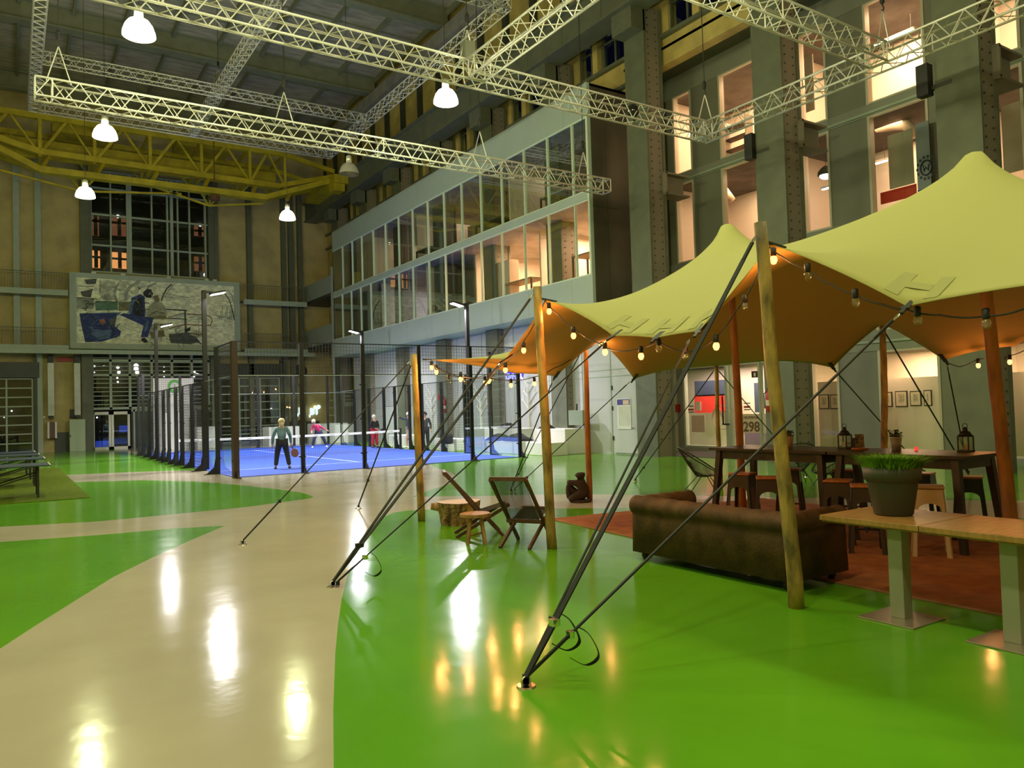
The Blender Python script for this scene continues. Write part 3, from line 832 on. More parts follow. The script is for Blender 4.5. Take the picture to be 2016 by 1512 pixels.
    for x in (CX0 + .08, CX1 - .08):
        MB().bb(x - .04, x + .04, 33.24, 33.36, 0, 1.0).build('post', M_post, n)
    # flood light masts
    nm = ['tall flood light mast in front of the painting corner, nearer the viewer', 'flood light mast farther back in front of the painted figures',
          'flood light mast nearer the viewer beside the glass box fascia', 'flood light mast farther back beside the glass box fascia']
    for (x, y, s), lb in zip(COURTL, nm):
        f = thing('flood_light_mast', (x, y, 0), lb, 'lamp post', 'court flood light masts')
        MB().bb(x - .07, x + .07, y - .07, y + .07, 0, 6.15).build('mast', M_post, f)
        MB().bar((x, y, 6.1), (x - s * .3, y, 6.1), .06).build('arm', M_post, f)
        mb = MB(); rt = Matrix.Rotation(R(14 * s), 3, 'Y'); mb.box((x - s * .45, y, 6.10), (.5, .32, .07), rt); mb.build('lamp_head', M_post, f)
        mb = MB(); mb.box((x - s * .45 - .01 * s, y, 6.055), (.46, .28, .02), rt); mb.build('lens', glow('flood_lens', (1, .96, .97), 22), f)
court()

# ---------------------------------------------------------------- people
M_skin = mat('skin', (0.55, 0.30, 0.20), .55, var=.06, scale=6)
def skin_mesh(name, verts, edges, radii, m, parent, sub=1, loc=V((0, 0, 0)), rot=None):
    me = bpy.data.meshes.new(name + '_cage')
    me.from_pydata([tuple(v) for v in verts], edges, [])
    o = bpy.data.objects.new(name, me); COL.objects.link(o)
    md = o.modifiers.new('skin', 'SKIN'); md.use_smooth_shade = True; md.branch_smoothing = 0.4
    if not me.skin_vertices: 
        me.attributes.new if False else None
    sv = me.skin_vertices[0].data if me.skin_vertices else None
    for i, r_ in enumerate(radii):
        sv[i].radius = r_ if isinstance(r_, tuple) else (r_, r_)
        sv[i].use_root = (i == 0)
    s = o.modifiers.new('sub', 'SUBSURF'); s.levels = sub; s.render_levels = sub
    dg = bpy.context.evaluated_depsgraph_get(); dg.update()
    ev = o.evaluated_get(dg); nm = bpy.data.meshes.new_from_object(ev)
    bpy.data.objects.remove(o); bpy.data.meshes.remove(me)
    nm.materials.clear(); nm.materials.append(m)
    nm.polygons.foreach_set('use_smooth', [True] * len(nm.polygons))
    r = bpy.data.objects.new(name, nm); COL.objects.link(r)
    if parent is not None: r.parent = parent
    return r
def person(loc, facing, pose, label, top, legs, hair, shoes, H=1.70, shorts=False, cap=None, racket=None, hairlong=0.0):
    """local frame: +Y is where the person faces, +X their right-hand side is -X... built in metres at the feet"""
    t = thing('person', loc, label, 'person')
    k = H / 1.70
    J = {n: V(p) * k for n, p in dict(pel=(0, 0, .93), waist=(0, 0, 1.06), chest=(0, .01, 1.27), neck=(0, 0, 1.44), head=(0, .02, 1.57), crown=(0, .015, 1.66),
        shl=(.17, 0, 1.38), shr=(-.17, 0, 1.38), ell=(.25, -.02, 1.12), elr=(-.25, -.02, 1.12), hal=(.27, .05, .88), har=(-.27, .05, .88),
        hil=(.09, 0, .90), hir=(-.09, 0, .90), knl=(.11, .02, .50), knr=(-.11, .02, .50), anl=(.12, -.02, .09), anr=(-.12, -.02, .09)).items()}
    for n, p in pose.items(): J[n] = V(p) * k
    def fingers(mb, wrist, elbow):
        d = (wrist - elbow).normalized(); sd = d.cross(V((0, 1, 0))); sd = sd.normalized() if sd.length > .1 else V((1, 0, 0))
        nn = d.cross(sd)
        palm = wrist + d * .05
        for j, (o, l) in enumerate(((-.027, .065), (-.009, .075), (.009, .07), (.027, .055))):
            b = palm + sd * o + d * .025; m_ = b + d * l * .55; e = m_ + (d * .8 + nn * .5) * l * .45
            mb.tube([b, m_, e], [.0085, .008, .006], 6)
        mb.tube([wrist + d * .02 - sd * .025, wrist + d * .05 - sd * .05, wrist + d * .075 - sd * .055], [.011, .009, .007], 6)
    names = ['pel', 'waist', 'chest', 'neck', 'head', 'crown', 'shl', 'ell', 'hal', 'pl', 'shr', 'elr', 'har', 'pr', 'hil', 'knl', 'anl', 'tol', 'hir', 'knr', 'anr', 'tor']
    J['pl'] = J['hal'] + (J['hal'] - J['ell']).normalized() * .08; J['pr'] = J['har'] + (J['har'] - J['elr']).normalized() * .08
    J['tol'] = J['anl'] + V((.02, .14, -.055)) * k; J['tor'] = J['anr'] + V((-.02, .14, -.055)) * k
    idx = {n: i for i, n in enumerate(names)}
    E = [('pel', 'waist'), ('waist', 'chest'), ('chest', 'neck'), ('neck', 'head'), ('head', 'crown'), ('chest', 'shl'), ('shl', 'ell'), ('ell', 'hal'), ('hal', 'pl'),
         ('chest', 'shr'), ('shr', 'elr'), ('elr', 'har'), ('har', 'pr'), ('pel', 'hil'), ('hil', 'knl'), ('knl', 'anl'), ('anl', 'tol'), ('pel', 'hir'), ('hir', 'knr'), ('knr', 'anr'), ('anr', 'tor')]
    rad = dict(pel=.125, waist=.11, chest=.13, neck=.052, head=.092, crown=.06, shl=.055, shr=.055, ell=.038, elr=.038, hal=.024, har=.024, pl=(.016, .032), pr=(.016, .032),
               hil=.085, hir=.085, knl=.055, knr=.055, anl=.036, anr=.036, tol=.03, tor=.03)
    body = skin_mesh('body', [J[n] for n in names], [(idx[a], idx[b]) for a, b in E], [rad[n] for n in names], M_skin, t, 2)
    mb = MB()
    fingers(mb, J['hal'], J['ell']); fingers(mb, J['har'], J['elr'])
    fwd = pose.get('look', (0, 1, 0)); fw = V(fwd).normalized(); sd = fw.cross(V((0, 0, 1))).normalized()
    hc = J['head']
    mb.lathe([(.012, -.02), (.016, 0), (.006, .035)], hc + fw * .095 + V((0, 0, -.005)), 8)
    for s in (-1, 1): mb.ball(hc + sd * s * .088 - V((0, 0, .005)), .028, 8, (.4, .8, 1))
    # merge fingers, nose and ears into the one body mesh
    import bmesh
    b = bmesh.new(); b.from_mesh(body.data)
    vs = [b.verts.new(p) for p in mb.v]
    for f in mb.f:
        try: nf = b.faces.new([vs[i] for i in f]); nf.smooth = True
        except ValueError: pass
    b.to_mesh(body.data); b.free()
    # clothes
    def part(nm, ns, es, rr, m_, sub=2):
        ii = {n: i for i, n in enumerate(ns)}
        return skin_mesh(nm, [J[n] for n in ns], [(ii[a], ii[b2]) for a, b2 in es], [rr[n] * 1.12 for n in ns], m_, t, sub)
    J['nb'] = J['chest'].lerp(J['neck'], .7); J['wl'] = J['ell'].lerp(J['hal'], .9); J['wr'] = J['elr'].lerp(J['har'], .9); J['hem'] = J['pel'] + V((0, 0, -.01))
    part('top', ['chest', 'waist', 'hem', 'nb', 'shl', 'ell', 'wl', 'shr', 'elr', 'wr'], [('chest', 'waist'), ('waist', 'hem'), ('chest', 'nb'), ('chest', 'shl'), ('shl', 'ell'), ('ell', 'wl'), ('chest', 'shr'), ('shr', 'elr'), ('elr', 'wr')],
         dict(chest=.15, waist=.13, hem=.14, nb=.07, shl=.07, ell=.052, wl=.036, shr=.07, elr=.052, wr=.036), top)
    if shorts:
        J['ml'] = J['hil'].lerp(J['knl'], .8); J['mr'] = J['hir'].lerp(J['knr'], .8)
        part('shorts', ['pel', 'hil', 'ml', 'hir', 'mr'], [('pel', 'hil'), ('hil', 'ml'), ('pel', 'hir'), ('hir', 'mr')], dict(pel=.135, hil=.105, ml=.085, hir=.105, mr=.085), legs)
    else:
        J['al'] = J['knl'].lerp(J['anl'], .92); J['ar'] = J['knr'].lerp(J['anr'], .92)
        part('trousers', ['pel', 'hil', 'knl', 'al', 'hir', 'knr', 'ar'], [('pel', 'hil'), ('hil', 'knl'), ('knl', 'al'), ('pel', 'hir'), ('hir', 'knr'), ('knr', 'ar')],
             dict(pel=.138, hil=.115, knl=.078, al=.066, hir=.115, knr=.078, ar=.066), legs)
    for s in ('l', 'r'):
        a = J['an' + s]; b_ = J['to' + s]
        mb = MB(); mb.tube([a + V((0, -.05, -.045)), a + V((0, .03, -.03)), b_ + V((0, -.01, 0)), b_ + V((0, .05, -.005))], [.035, .048, .042, .022], 10)
        mb.v = [V((p.x, p.y, max(p.z, .0))) for p in mb.v]
        mb.v = [p + V(loc) for p in mb.v]
        mb.build('shoe', shoes, t, smooth=True)
    hm = MB()
    if cap: 
        hm.ball(hc + V((0, 0, .03)) - fw * .01, .112, 16, (1, 1, .95)); 
        q = hc - fw * .12 + V((0, 0, .0)); hm.box(q, (.13, .09, .015), None)
        hm.v = [p + V(loc) for p in hm.v]; hm.build('cap', cap, t, smooth=True)
    else:
        hm.ball(hc + V((0, 0, .035)) - fw * .028, .108, 16, (1, 1, 1.02))
        if hairlong:
            hm.ball(hc - fw * .07 - V((0, 0, .05)), .085, 12, (1, .8, 1.2))
            hm.tube([hc - fw * .1 + V((0, 0, 0)), hc - fw * .14 - V((0, 0, .08)), hc - fw * .12 - V((0, 0, hairlong))], [.035, .035, .012], 8)
        hm.v = [p + V(loc) for p in hm.v]; hm.build('hair', hair, t, smooth=True)
    em = MB()
    for s in (-1, 1): em.ball(hc + fw * .092 + sd * s * .032 + V((0, 0, .012)), .010, 8)
    em.v = [p + V(loc) for p in em.v]; em.build('eyes', M_dark, t)
    mo = MB(); mo.ball(hc + fw * .088 - V((0, 0, .045)), .02, 8, (1.1, .5, .35)); mo.v = [p + V(loc) for p in mo.v]; mo.build('mouth', mat('lips', (.45, .14, .12), .5), t)
    t.rotation_euler = (0, 0, facing)
    return t, J
def racket(hand, direction, loc, facing, label, face_m):
    d = V(direction).normalized(); Rz = Matrix.Rotation(facing, 3, 'Z')
    h = V(loc) + Rz @ V(hand); dd = Rz @ d; sd = dd.cross(V((0, 0, 1))).normalized()
    t = thing('padel_racket', h, label, 'racket')
    MB().tube([h, h + dd * .16], .016, 8).build('grip', M_dark, t)
    mb = MB(); c = h + dd * .30; nn = dd.cross(sd)
    pts = [c + dd * .15 * math.cos(a) + nn * .125 * math.sin(a) for a in [2 * math.pi * i / 20 for i in range(20)]]
    mb.prism(pts, sd * .018, -sd * .018); mb.build('face', face_m, t, bevel=.004)
M_navy = mat('navy_cloth', (.02, .025, .06), .8); M_black = mat('black_cloth', (.012, .012, .014), .85)
# woman nearest the viewer, seen from behind
pos = G(556, 924)
head = math.atan2(13.8 - pos.x, 40 - pos.y)
person(pos, -head * .6, dict(anl=(.23, -.02, .09), knl=(.17, .03, .49), anr=(-.21, .03, .09), knr=(-.16, .05, .49), hal=(-.30, .02, .84) if False else (.30, .05, .82), har=(-.31, .06, .80), ell=(.27, -.04, 1.1), elr=(-.29, -.02, 1.08)),
       'person with blonde ponytail, grey green sweater and black trousers, back turned', mat('sweater_grey', (.16, .24, .24), .8, var=.4, scale=4, col2=(.05, .13, .12)), M_black, mat('blonde_hair', (.55, .40, .18), .6), mat('dark_shoe', (.05, .04, .035), .6), 1.68, hairlong=.2)
racket((.30, .07, .80), (.35, .1, -.9), pos, -head * .6, 'red brown padel racket in the near player hand', mat('racket_brown', (.30, .10, .06), .4))
pos = G(628, 881.5)
person(pos, R(180 - 12), dict(pel=(0, -.05, .86), waist=(.05, 0, .98), chest=(.14, .08, 1.17), neck=(.22, .14, 1.30), head=(.29, .2, 1.41), crown=(.30, .2, 1.50), shl=(.28, .08, 1.27), shr=(.04, .06, 1.22), ell=(.38, .1, 1.02), hal=(.40, .25, .9),
       elr=(-.18, -.02, 1.08), har=(-.42, .02, .94), hil=(.09, -.05, .84), hir=(-.09, -.05, .84), knl=(.26, .05, .47), anl=(.34, -.02, .09), knr=(-.27, .0, .46), anr=(-.40, -.08, .09), look=(.2, .9, -.2)),
       'blonde person in crimson jacket leaning in a wide stance across the court', mat('crimson_top', (.50, .02, .10), .8), M_navy, mat('pale_hair', (.75, .62, .42), .6), M_white, 1.66)
pos = G(738, 882)
person(pos, R(180 + 10), dict(ell=(.24, .0, 1.12), hal=(.06, .20, 1.0), elr=(-.24, 0, 1.12), har=(-.08, .22, .98), anl=(.13, -.02, .09), anr=(-.16, 0, .09), look=(-.4, 1, .1)),
       'grey haired person in black sweater and red trousers standing behind the net', M_black, mat('red_trousers', (.42, .015, .03), .8), mat('silver_hair', (.60, .56, .48), .6), mat('dark_shoe', (.05, .04, .035), .6), 1.66)
racket((-.08, .22, .98), (-.5, .3, -.3), pos, R(190), 'dark blue padel racket held by the person in red trousers', mat('racket_navy', (.03, .03, .16), .3))
pos = G(806, 882)
person(pos, R(60), dict(ell=(.20, .26, 1.36), hal=(.16, .50, 1.50), elr=(-.23, -.02, 1.1), har=(-.22, .05, .86), anl=(.10, .12, .09), knl=(.09, .1, .5), anr=(-.11, -.12, .09), look=(0, 1, 0)),
       'person in backwards white cap and pale shorts, one arm raised at court door', mat('slate_top', (.05, .065, .10), .8), mat('pale_shorts', (.50, .44, .40), .8), M_dark, M_white, 1.76, shorts=True, cap=mat('white_cap', (.75, .72, .66), .7))
pos = G(838, 884)
person(pos, R(150), dict(), 'person in dark clothes half hidden by the shortest tent pole beside the court', mat('charcoal_top', (.035, .035, .03), .85), M_black, M_dark, mat('dark_shoe', (.05, .04, .035), .6), 1.74)

# ---------------------------------------------------------------- white seating blocks and coats by the court
M_block = mat('white_block', (0.66, 0.64, 0.62), .5)
def block(x0, x1, y0, y1, h, label, back=None, m=None):
    mb = MB(); mb.bb(x0, x1, y0, y1, 0, h)
    if back: mb.bb(back[0], back[1], y0, y1, h, back[2])
    return tag(mb.build('seating_block', m or M_block, bevel=.02), label, 'bench')
block(16.2, 17.0, 29.2, 31.4, .52, 'low white seating block farthest along beside the court, under the first tree drawing')
block(16.4, 17.2, 24.5, 27.4, .50, 'low white seating block with dark coats lying on it')
block(17.4, 18.4, 26.0, 28.9, .95, 'tall white block against the panelled wall behind the coats', m=M_block)
block(17.3, 18.3, 22.9, 25.0, .95, 'tall white block at the wall, its end face tinted green by the floor')
block(16.45, 17.25, 22.7, 24.3, .48, 'low white block nearest the grey door, in front of the taller one')
block(16.3, 17.3, 34.0, 36.6, .6, 'white seating block behind the person in red trousers')
block(12.6, 14.4, 45.2, 46.6, 1.1, 'white angular ramp block beyond the far end of the court, behind the crimson player')
block(15.2, 17.2, 44.6, 46.2, 1.2, 'white angular block beyond the far court corner, beside the far glass')
def coat(x, y, z, l, w, h, label, seed):
    rnd = random.Random(seed); mb = MB(); nx, ny = 14, 9
    for i in range(nx):
        for j in range(ny):
            u = i / (nx - 1); v = j / (ny - 1)
            hh = h * math.sin(math.pi * min(1, max(0, u))) ** .6 * math.sin(math.pi * v) ** .5 * (.6 + .6 * rnd.random())
            mb.v.append(V((x - w / 2 + w * v, y - l / 2 + l * u + .06 * rnd.random(), z + .005 + hh)))
    for i in range(nx - 1):
        for j in range(ny - 1): a = i * ny + j; mb.f.append([a, a + 1, a + ny + 1, a + ny]); mb.m.append(0)
    tag(mb.build('coat', M_black, smooth=True, sub=1, solid=.02), label, 'coat')
coat(16.75, 26.6, .5, 1.3, .7, .28, 'dark coat heaped on the low white block, farther half', 3)
coat(16.75, 25.2, .5, 1.3, .7, .32, 'dark coat heaped on the low white block, nearer half', 5)
coat(17.8, 27.5, .95, 1.2, .5, .22, 'dark coat on top of the tall white block by the wall', 8)
coat(17.7, 24.6, .95, .7, .4, .2, 'dark coat hanging over the tall block next to the last tree drawing', 9)
tag(MB().box((15.9, 29.6, .55), (.35, .7, .45)).build('sports_bag', M_black, bevel=.1), 'black sports bag standing by the court post next to the hidden person', 'bag')
tag(MB().bb(15.75, 16.05, 29.2, 30.0, 0, .325).build('bag_stool', M_block), 'small white stool under the black sports bag', 'stool')
# tree drawings on the wall
M_tw = mat('tree_white', (.85, .83, .78), .5)
def tree(y, z0, z1, label, seed):
    rnd = random.Random(seed); mb = MB(); X = 18.57
    def br(p, q, r): mb.bar(p, q, .02, r, up=(1, 0, 0))
    br((X, y, z0), (X, y + .05, z1 - .4), .09)
    for k in range(6):
        z = z0 + .6 + (z1 - z0 - .9) * k / 5; s = 1 if k % 2 else -1; L = .25 + .35 * rnd.random()
        p = V((X, y + .03, z)); q = p + V((0, s * L, L * .9)); br(p, q, .045)
        e = q + V((0, s * .05 * rnd.random(), .22)); br(q, e, .03); br(q, q + V((0, s * .16, .08)), .025)
    tag(mb.build('tree_drawing', M_tw), label, 'wall decoration')
tree(36.1, .9, 2.9, 'white leafless tree silhouette on the panel wall, farthest of three', 1)
tree(31.1, .85, 2.7, 'white leafless tree silhouette on the panel wall, middle of three', 2)
tree(27.05, .9, 3.0, 'white leafless tree silhouette on the panel wall, nearest of three', 3)
# blue neon script
def neon():
    t = thing('neon_sign', (18.5, 28.1, 3.0), 'blue neon script sign on the panel wall, cut off above by the tent', 'sign')
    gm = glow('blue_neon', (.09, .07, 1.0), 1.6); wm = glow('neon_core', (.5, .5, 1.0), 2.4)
    def pt(px, py): return PX(980 + px / 25.2, 720 + py / 25.2, 18.52)
    st = [[(540, 400), (460, 420), (420, 520), (440, 620), (470, 640), (560, 670)], [(560, 400), (560, 670)], [(700, 430), (650, 520), (630, 680)], [(740, 390), (740, 670)],
          [(780, 400), (810, 500), (870, 560)], [(960, 400), (970, 480), (930, 580), (880, 650)], [(1000, 410), (1040, 500), (1060, 540)], [(1140, 400), (1150, 540), (1080, 640)], [(1150, 540), (1220, 680)]]
    mb = MB()
    for s in st: mb.tube([pt(*p) for p in s], .03, 6)
    mb.build('tube', wm, t)
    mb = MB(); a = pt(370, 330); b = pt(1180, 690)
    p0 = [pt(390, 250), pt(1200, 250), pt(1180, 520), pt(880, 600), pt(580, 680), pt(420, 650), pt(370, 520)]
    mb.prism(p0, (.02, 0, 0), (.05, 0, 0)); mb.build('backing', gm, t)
neon()
# ---------------------------------------------------------------- stretch tent
import numpy as np
M_tent = mat('stretch_fabric', (0.40, 0.385, 0.135), .75, bump=.04, bscale=60, spec=.25)
def tent_material():
    m = M_tent; nt = m.node_tree; N = nt.nodes; L = nt.links
    out = N['Material Output']; b = N['Principled BSDF']
    tl = N.new('ShaderNodeBsdfTranslucent'); tl.inputs[0].default_value = (0.5, 0.36, 0.06, 1)
    mx = N.new('ShaderNodeMixShader'); mx.inputs[0].default_value = 0.05
    L.new(b.outputs[0], mx.inputs[1]); L.new(tl.outputs[0], mx.inputs[2]); L.new(mx.outputs[0], out.inputs[0])
tent_material()
TX0, TX1, TY0, TY1 = 5.6, 12.6, 0.6, 11.4
def canopy():
    NU, NV = 108, 70
    P = np.zeros((NU + 1, NV + 1, 3))
    for i in range(NU + 1):
        for j in range(NV + 1):
            P[i, j] = (TX0 + (TX1 - TX0) * j / NV, TY0 + (TY1 - TY0) * i / NU, 2.9)
    pin = np.zeros((NU + 1, NV + 1), bool)
    def setp(x, y, q, rad=0.0):
        i = int(round((y - TY0) / (TY1 - TY0) * NU)); j = int(round((x - TX0) / (TX1 - TX0) * NV))
        i = max(0, min(NU, i)); j = max(0, min(NV, j))
        if rad == 0:
            P[i, j] = q; pin[i, j] = True
        else:
            for a in range(-3, 4):
                for c in range(-3, 4):
                    ii, jj = i + a, j + c
                    if 0 <= ii <= NU and 0 <= jj <= NV:
                        d = math.hypot(a, c) * .1
                        if d <= rad: P[ii, jj] = (q[0] + c * .07, q[1] + a * .07, q[2] - d * d * 1.6); pin[ii, jj] = True
    F = lambda x, y, X=5.65: PX(x, y, X)
    setp(5.6, 11.4, F(845, 708, 5.62))
    setp(5.6, 9.3, F(993, 708, 5.95))
    setp(5.6, 7.85, F(1075, 590, 5.72))
    setp(5.6, 6.6, F(1207, 661, 5.62)); setp(5.6, 6.05, F(1292, 665, 5.62)); setp(5.6, 5.45, F(1376, 652, 5.62))
    setp(5.6, 4.25, F(1517, 480, 5.74))
    setp(5.6, 3.1, F(1785, 603, 5.6))
    setp(5.6, 1.9, V((5.6, 1.9, 2.5)))
    setp(5.6, 0.6, V((5.72, .7, 3.1)))
    setp(6.5, 11.4, PY(925, 718, 11.35)); setp(7.4, 11.4, PY(1015, 735, 11.35)); setp(8.3, 11.4, PY(1094, 741, 11.35)); setp(9.2, 11.4, V((9.25, 11.12, 3.05))); setp(10.3, 11.4, PY(1248, 746, 11.35))
    setp(12.6, 11.4, V((12.5, 11.2, 2.56)))
    setp(12.6, 8.6, PX(1640, 724, 12.6)); setp(12.6, 7.6, PX(1738, 636, 12.5)); setp(12.6, 6.6, PX(1860, 709, 12.6))
    setp(12.6, 5.3, PX(2000, 681, 12.6)); setp(12.6, 4.25, V((12.45, 4.25, 3.05))); setp(12.6, 2.5, V((12.6, 2.5, 2.4))); setp(12.6, 0.6, V((12.5, .7, 2.6)))
    setp(9.1, 0.6, V((9.1, .75, 3.1)))
    A1 = PX(1432, 441, 9.75); A2 = PX(1919, 299, 9.1)
    setp(A1.x, A1.y, A1, .16); setp(A2.x, A2.y, A2, .16)
    # relaxed membrane with stiffer rim
    wu = np.ones((NU, NV + 1)); wv = np.ones((NU + 1, NV))
    wu[:, 0] = wu[:, -1] = 45; wv[0, :] = wv[-1, :] = 45
    den = np.zeros((NU + 1, NV + 1)); den[:-1] += wu; den[1:] += wu; den[:, :-1] += wv; den[:, 1:] += wv
    free = ~pin
    for it in range(5200):
        S = np.zeros_like(P)
        S[:-1] += wu[..., None] * P[1:]; S[1:] += wu[..., None] * P[:-1]
        S[:, :-1] += wv[..., None] * P[:, 1:]; S[:, 1:] += wv[..., None] * P[:, :-1]
        Q = S / den[..., None]
        P[free] = P[free] + 1.0 * (Q[free] - P[free])
    # fuller cones: blend the film height with a radial basis surface through the same pins
    pi_ = [(i, j) for i in range(NU + 1) for j in range(NV + 1) if pin[i, j]]
    C = np.array([P[i, j, :2] for i, j in pi_]); Z = np.array([P[i, j, 2] for i, j in pi_])
    D = np.linalg.norm(C[:, None] - C[None], axis=2); nn = len(pi_)
    K = np.zeros((nn + 3, nn + 3)); K[:nn, :nn] = D + np.eye(nn) * 1e-6; K[:nn, nn] = 1; K[:nn, nn + 1:] = C; K[nn, :nn] = 1; K[nn + 1:, :nn] = C.T
    cf = np.linalg.solve(K, np.concatenate([Z, np.zeros(3)]))
    Q2 = P[..., :2].reshape(-1, 2); DD = np.linalg.norm(Q2[:, None] - C[None], axis=2)
    zz = (DD @ cf[:nn] + cf[nn] + Q2 @ cf[nn + 1:]).reshape(NU + 1, NV + 1)
    P[..., 2] = np.where(pin, P[..., 2], .4 * P[..., 2] + .6 * zz)
    mb = MB()
    mb.v = [V(P[i, j]) for i in range(NU + 1) for j in range(NV + 1)]
    for i in range(NU):
        for j in range(NV):
            a = i * (NV + 1) + j; mb.f.append([a, a + 1, a + NV + 2, a + NV + 1]); mb.m.append(0)
    t = thing('tent_canopy', (9.1, 6, 0), 'large yellowish stretch tent canopy with two pointed peaks over the seating', 'tent')
    mb.build('canopy', [M_tent, mat('tan_lining', (0.40, 0.26, 0.075), .8, spec=.2)], t, smooth=True, solid=.006, lining=1)  # same fabric below, its shade and orange bulb light painted into the colour
    # reinforcement patches shaped like an H near the rim loops, and dark webbing loops
    pm = mat('patch_fabric', (0.31, 0.30, 0.09), .7)
    def at(i, j): return V(P[i, j])
    def patch(ic, s=1):
        mb = MB()
        def quad(a0, a1, b0, b1):
            vs = []
            for (u, v) in ((a0, b0), (a1, b0), (a1, b1), (a0, b1)):
                i = ic + u; j = v; i0 = int(math.floor(i)); j0 = int(math.floor(j)); fu = i - i0; fv = j - j0
                p = at(i0, j0) * (1 - fu) * (1 - fv) + at(i0 + 1, j0) * fu * (1 - fv) + at(i0, j0 + 1) * (1 - fu) * fv + at(i0 + 1, j0 + 1) * fu * fv
                vs.append(p + V((-.003, 0, .0065)))
            mb.add(vs, [(0, 1, 2, 3)])
        quad(-1.9, -.9, .5, 3.6); quad(.9, 1.9, .5, 3.6); quad(-.9, .9, 1.6, 2.4)
        mb.build('reinforcement_patch', pm, t, solid=.0015)
    idx = lambda y: int(round((y - TY0) / (TY1 - TY0) * NU))
    for y in (6.6, 6.05, 5.45, 3.1): patch(idx(y))
    loops = [(idx(y), 0) for y in (11.4, 9.3, 7.85, 6.6, 6.05, 5.45, 4.25, 3.1)] + [(NU, j) for j in (27, 36, 47)] + [(idx(y), NV) for y in (8.6, 7.6, 6.6)]
    for i, j in loops:
        p = at(i, j); c = at(min(max(i, 3), NU - 3), min(max(j, 3), NV - 3)); d = (p - c).normalized()
        mb = MB(); mb.bar(p - d * .14, p + d * .04, .07, .014); mb.bar(p + d * .04, p + d * .11, .03, .02)
        mb.build('edge_loop', M_dark, t)
    return P, at, idx, NU, NV
TP, tat, tidx, TNU, TNV = canopy()

# poles
M_polew = mat('peeled_pole', (0.42, 0.27, 0.07), .6, var=.55, scale=3.2, stretch=(2.5, 2.5, .8), bump=.4, bscale=18, col2=(.12, .085, .03))
M_poleo = mat('stained_pole', (0.42, 0.17, 0.045), .6, var=.4, scale=3, stretch=(2.5, 2.5, .7), bump=.3, bscale=18)  # same wood as the yellow poles, warm light painted into its colour
def pole(b, tp, r, label, m, cap=True):
    rnd = random.Random(int(b.x * 91 + b.y * 37)); pts = []; n = 14; rs = []
    for i in range(n + 1):
        k = i / n; p = V(b).lerp(V(tp), k)
        w = .018 * math.sin(k * 6 + b.y) + .006 * rnd.uniform(-1, 1)
        pts.append(p + V((w * .4, w, 0)) if 0 < i < n else p); rs.append(r * (1.12 - .22 * k) * rnd.uniform(.96, 1.05))
    return tag(MB().tube(pts, rs, 14).build('tent_pole', m, smooth=True), label, 'pole', None)
B1 = G(1087, 1080); B2 = G(1568, 1196); B3 = G(830, 1026); B4 = G(1161, 986)
T1 = V((5.60, 7.90, 3.33)); T2 = V((5.52, 4.38, 3.36)); T3 = V((5.50, 11.28, 2.72))
pole(B1, T1, .058, 'yellow peeled tent pole beside the rope chair, second tallest at the open front', M_polew)
pole(B2, T2, .060, 'thickest yellow peeled tent pole standing behind the end of the sofa back', M_polew)
pole(B3, T3, .055, 'short yellow peeled tent pole by the tree stump', M_polew)
pole(B4, V((9.08, 11.3, 3.02)), .05, 'orange stained tent pole right beside the seated stone figure', M_poleo)
pole(V((10.15, 8.62, 0)), PX(1434, 450, 9.75) - V((0, 0, .03)), .06, 'orange stained inner tent pole carrying the farther peak, behind the bar tables', M_poleo)
pole(V((12.45, 11.15, 0)), V((12.42, 11.12, 2.6)), .045, 'thin yellow tent pole next to the lounge chair with cords', M_polew)
pole(V((12.62, 7.65, 0)), V((12.5, 7.45, 3.08)), .055, 'yellow leaning tent pole behind the steel flower pot', M_polew)
pole(V((9.2, 4.12, 0)), PX(1921, 312, 9.1) - V((0, 0, .03)), .065, 'thick orange stained inner tent pole at the end of the bar table', M_poleo)
for x, y in ((5.65, .65), (9.1, .7), (12.5, .75), (12.5, 4.25)):
    tag(pole(V((x, y, 0)), V((x, y, 3.1 if x != 12.5 or y > 1 else 2.65)), .055, 'tent pole beyond the picture edge', M_polew), 'tent pole beyond the picture edge', 'pole', 'tent poles beyond the picture edge')

# anchors and straps
M_web = mat('black_webbing', (0.010, 0.010, 0.012), .75)
M_chrome = mat('chrome', (.8, .8, .78), .15, metal=1)
def anchor(p, label):
    t = thing('floor_anchor', (p.x, p.y, 0), label, 'anchor')
    mb = MB(); mb.lathe([(.0, .012), (.06, .012), (.065, .0)][::-1], (p.x, p.y, 0), 16); mb.build('plate', M_chrome, t)
    pts = [V((p.x, p.y, .0)) + V((.035 * math.cos(a), 0, .03 + .035 * math.sin(a))) for a in [2 * math.pi * i / 14 for i in range(14)]]
    MB().tube(pts, .006, 6, closed=True).build('ring', M_chrome, t, smooth=True)
AN = [G(1036, 1352), G(656, 1156), G(478, 1073), G(706, 1001)]
for a, l in zip(AN, ('floor anchor nearest the viewer, on green epoxy', 'floor anchor on the cream band where three straps meet', 'floor anchor farthest out on the cream floor', 'floor anchor near the court, behind the shortest pole')): anchor(a, l)
AB = [V((9.0, 13.9, 0)), G(1251, 948), V((15.4, 11.2, 0)), V((15.6, 7.6, 0)), V((15.3, 8.2, 0))]
for a, l in zip(AB[:4], ('floor anchor seen behind the rope chair backrest', 'floor anchor on green floor near the grey door', 'floor anchor hidden behind the bar tables, farther one', 'floor anchor under the far end of the bar tables')): anchor(a, l)
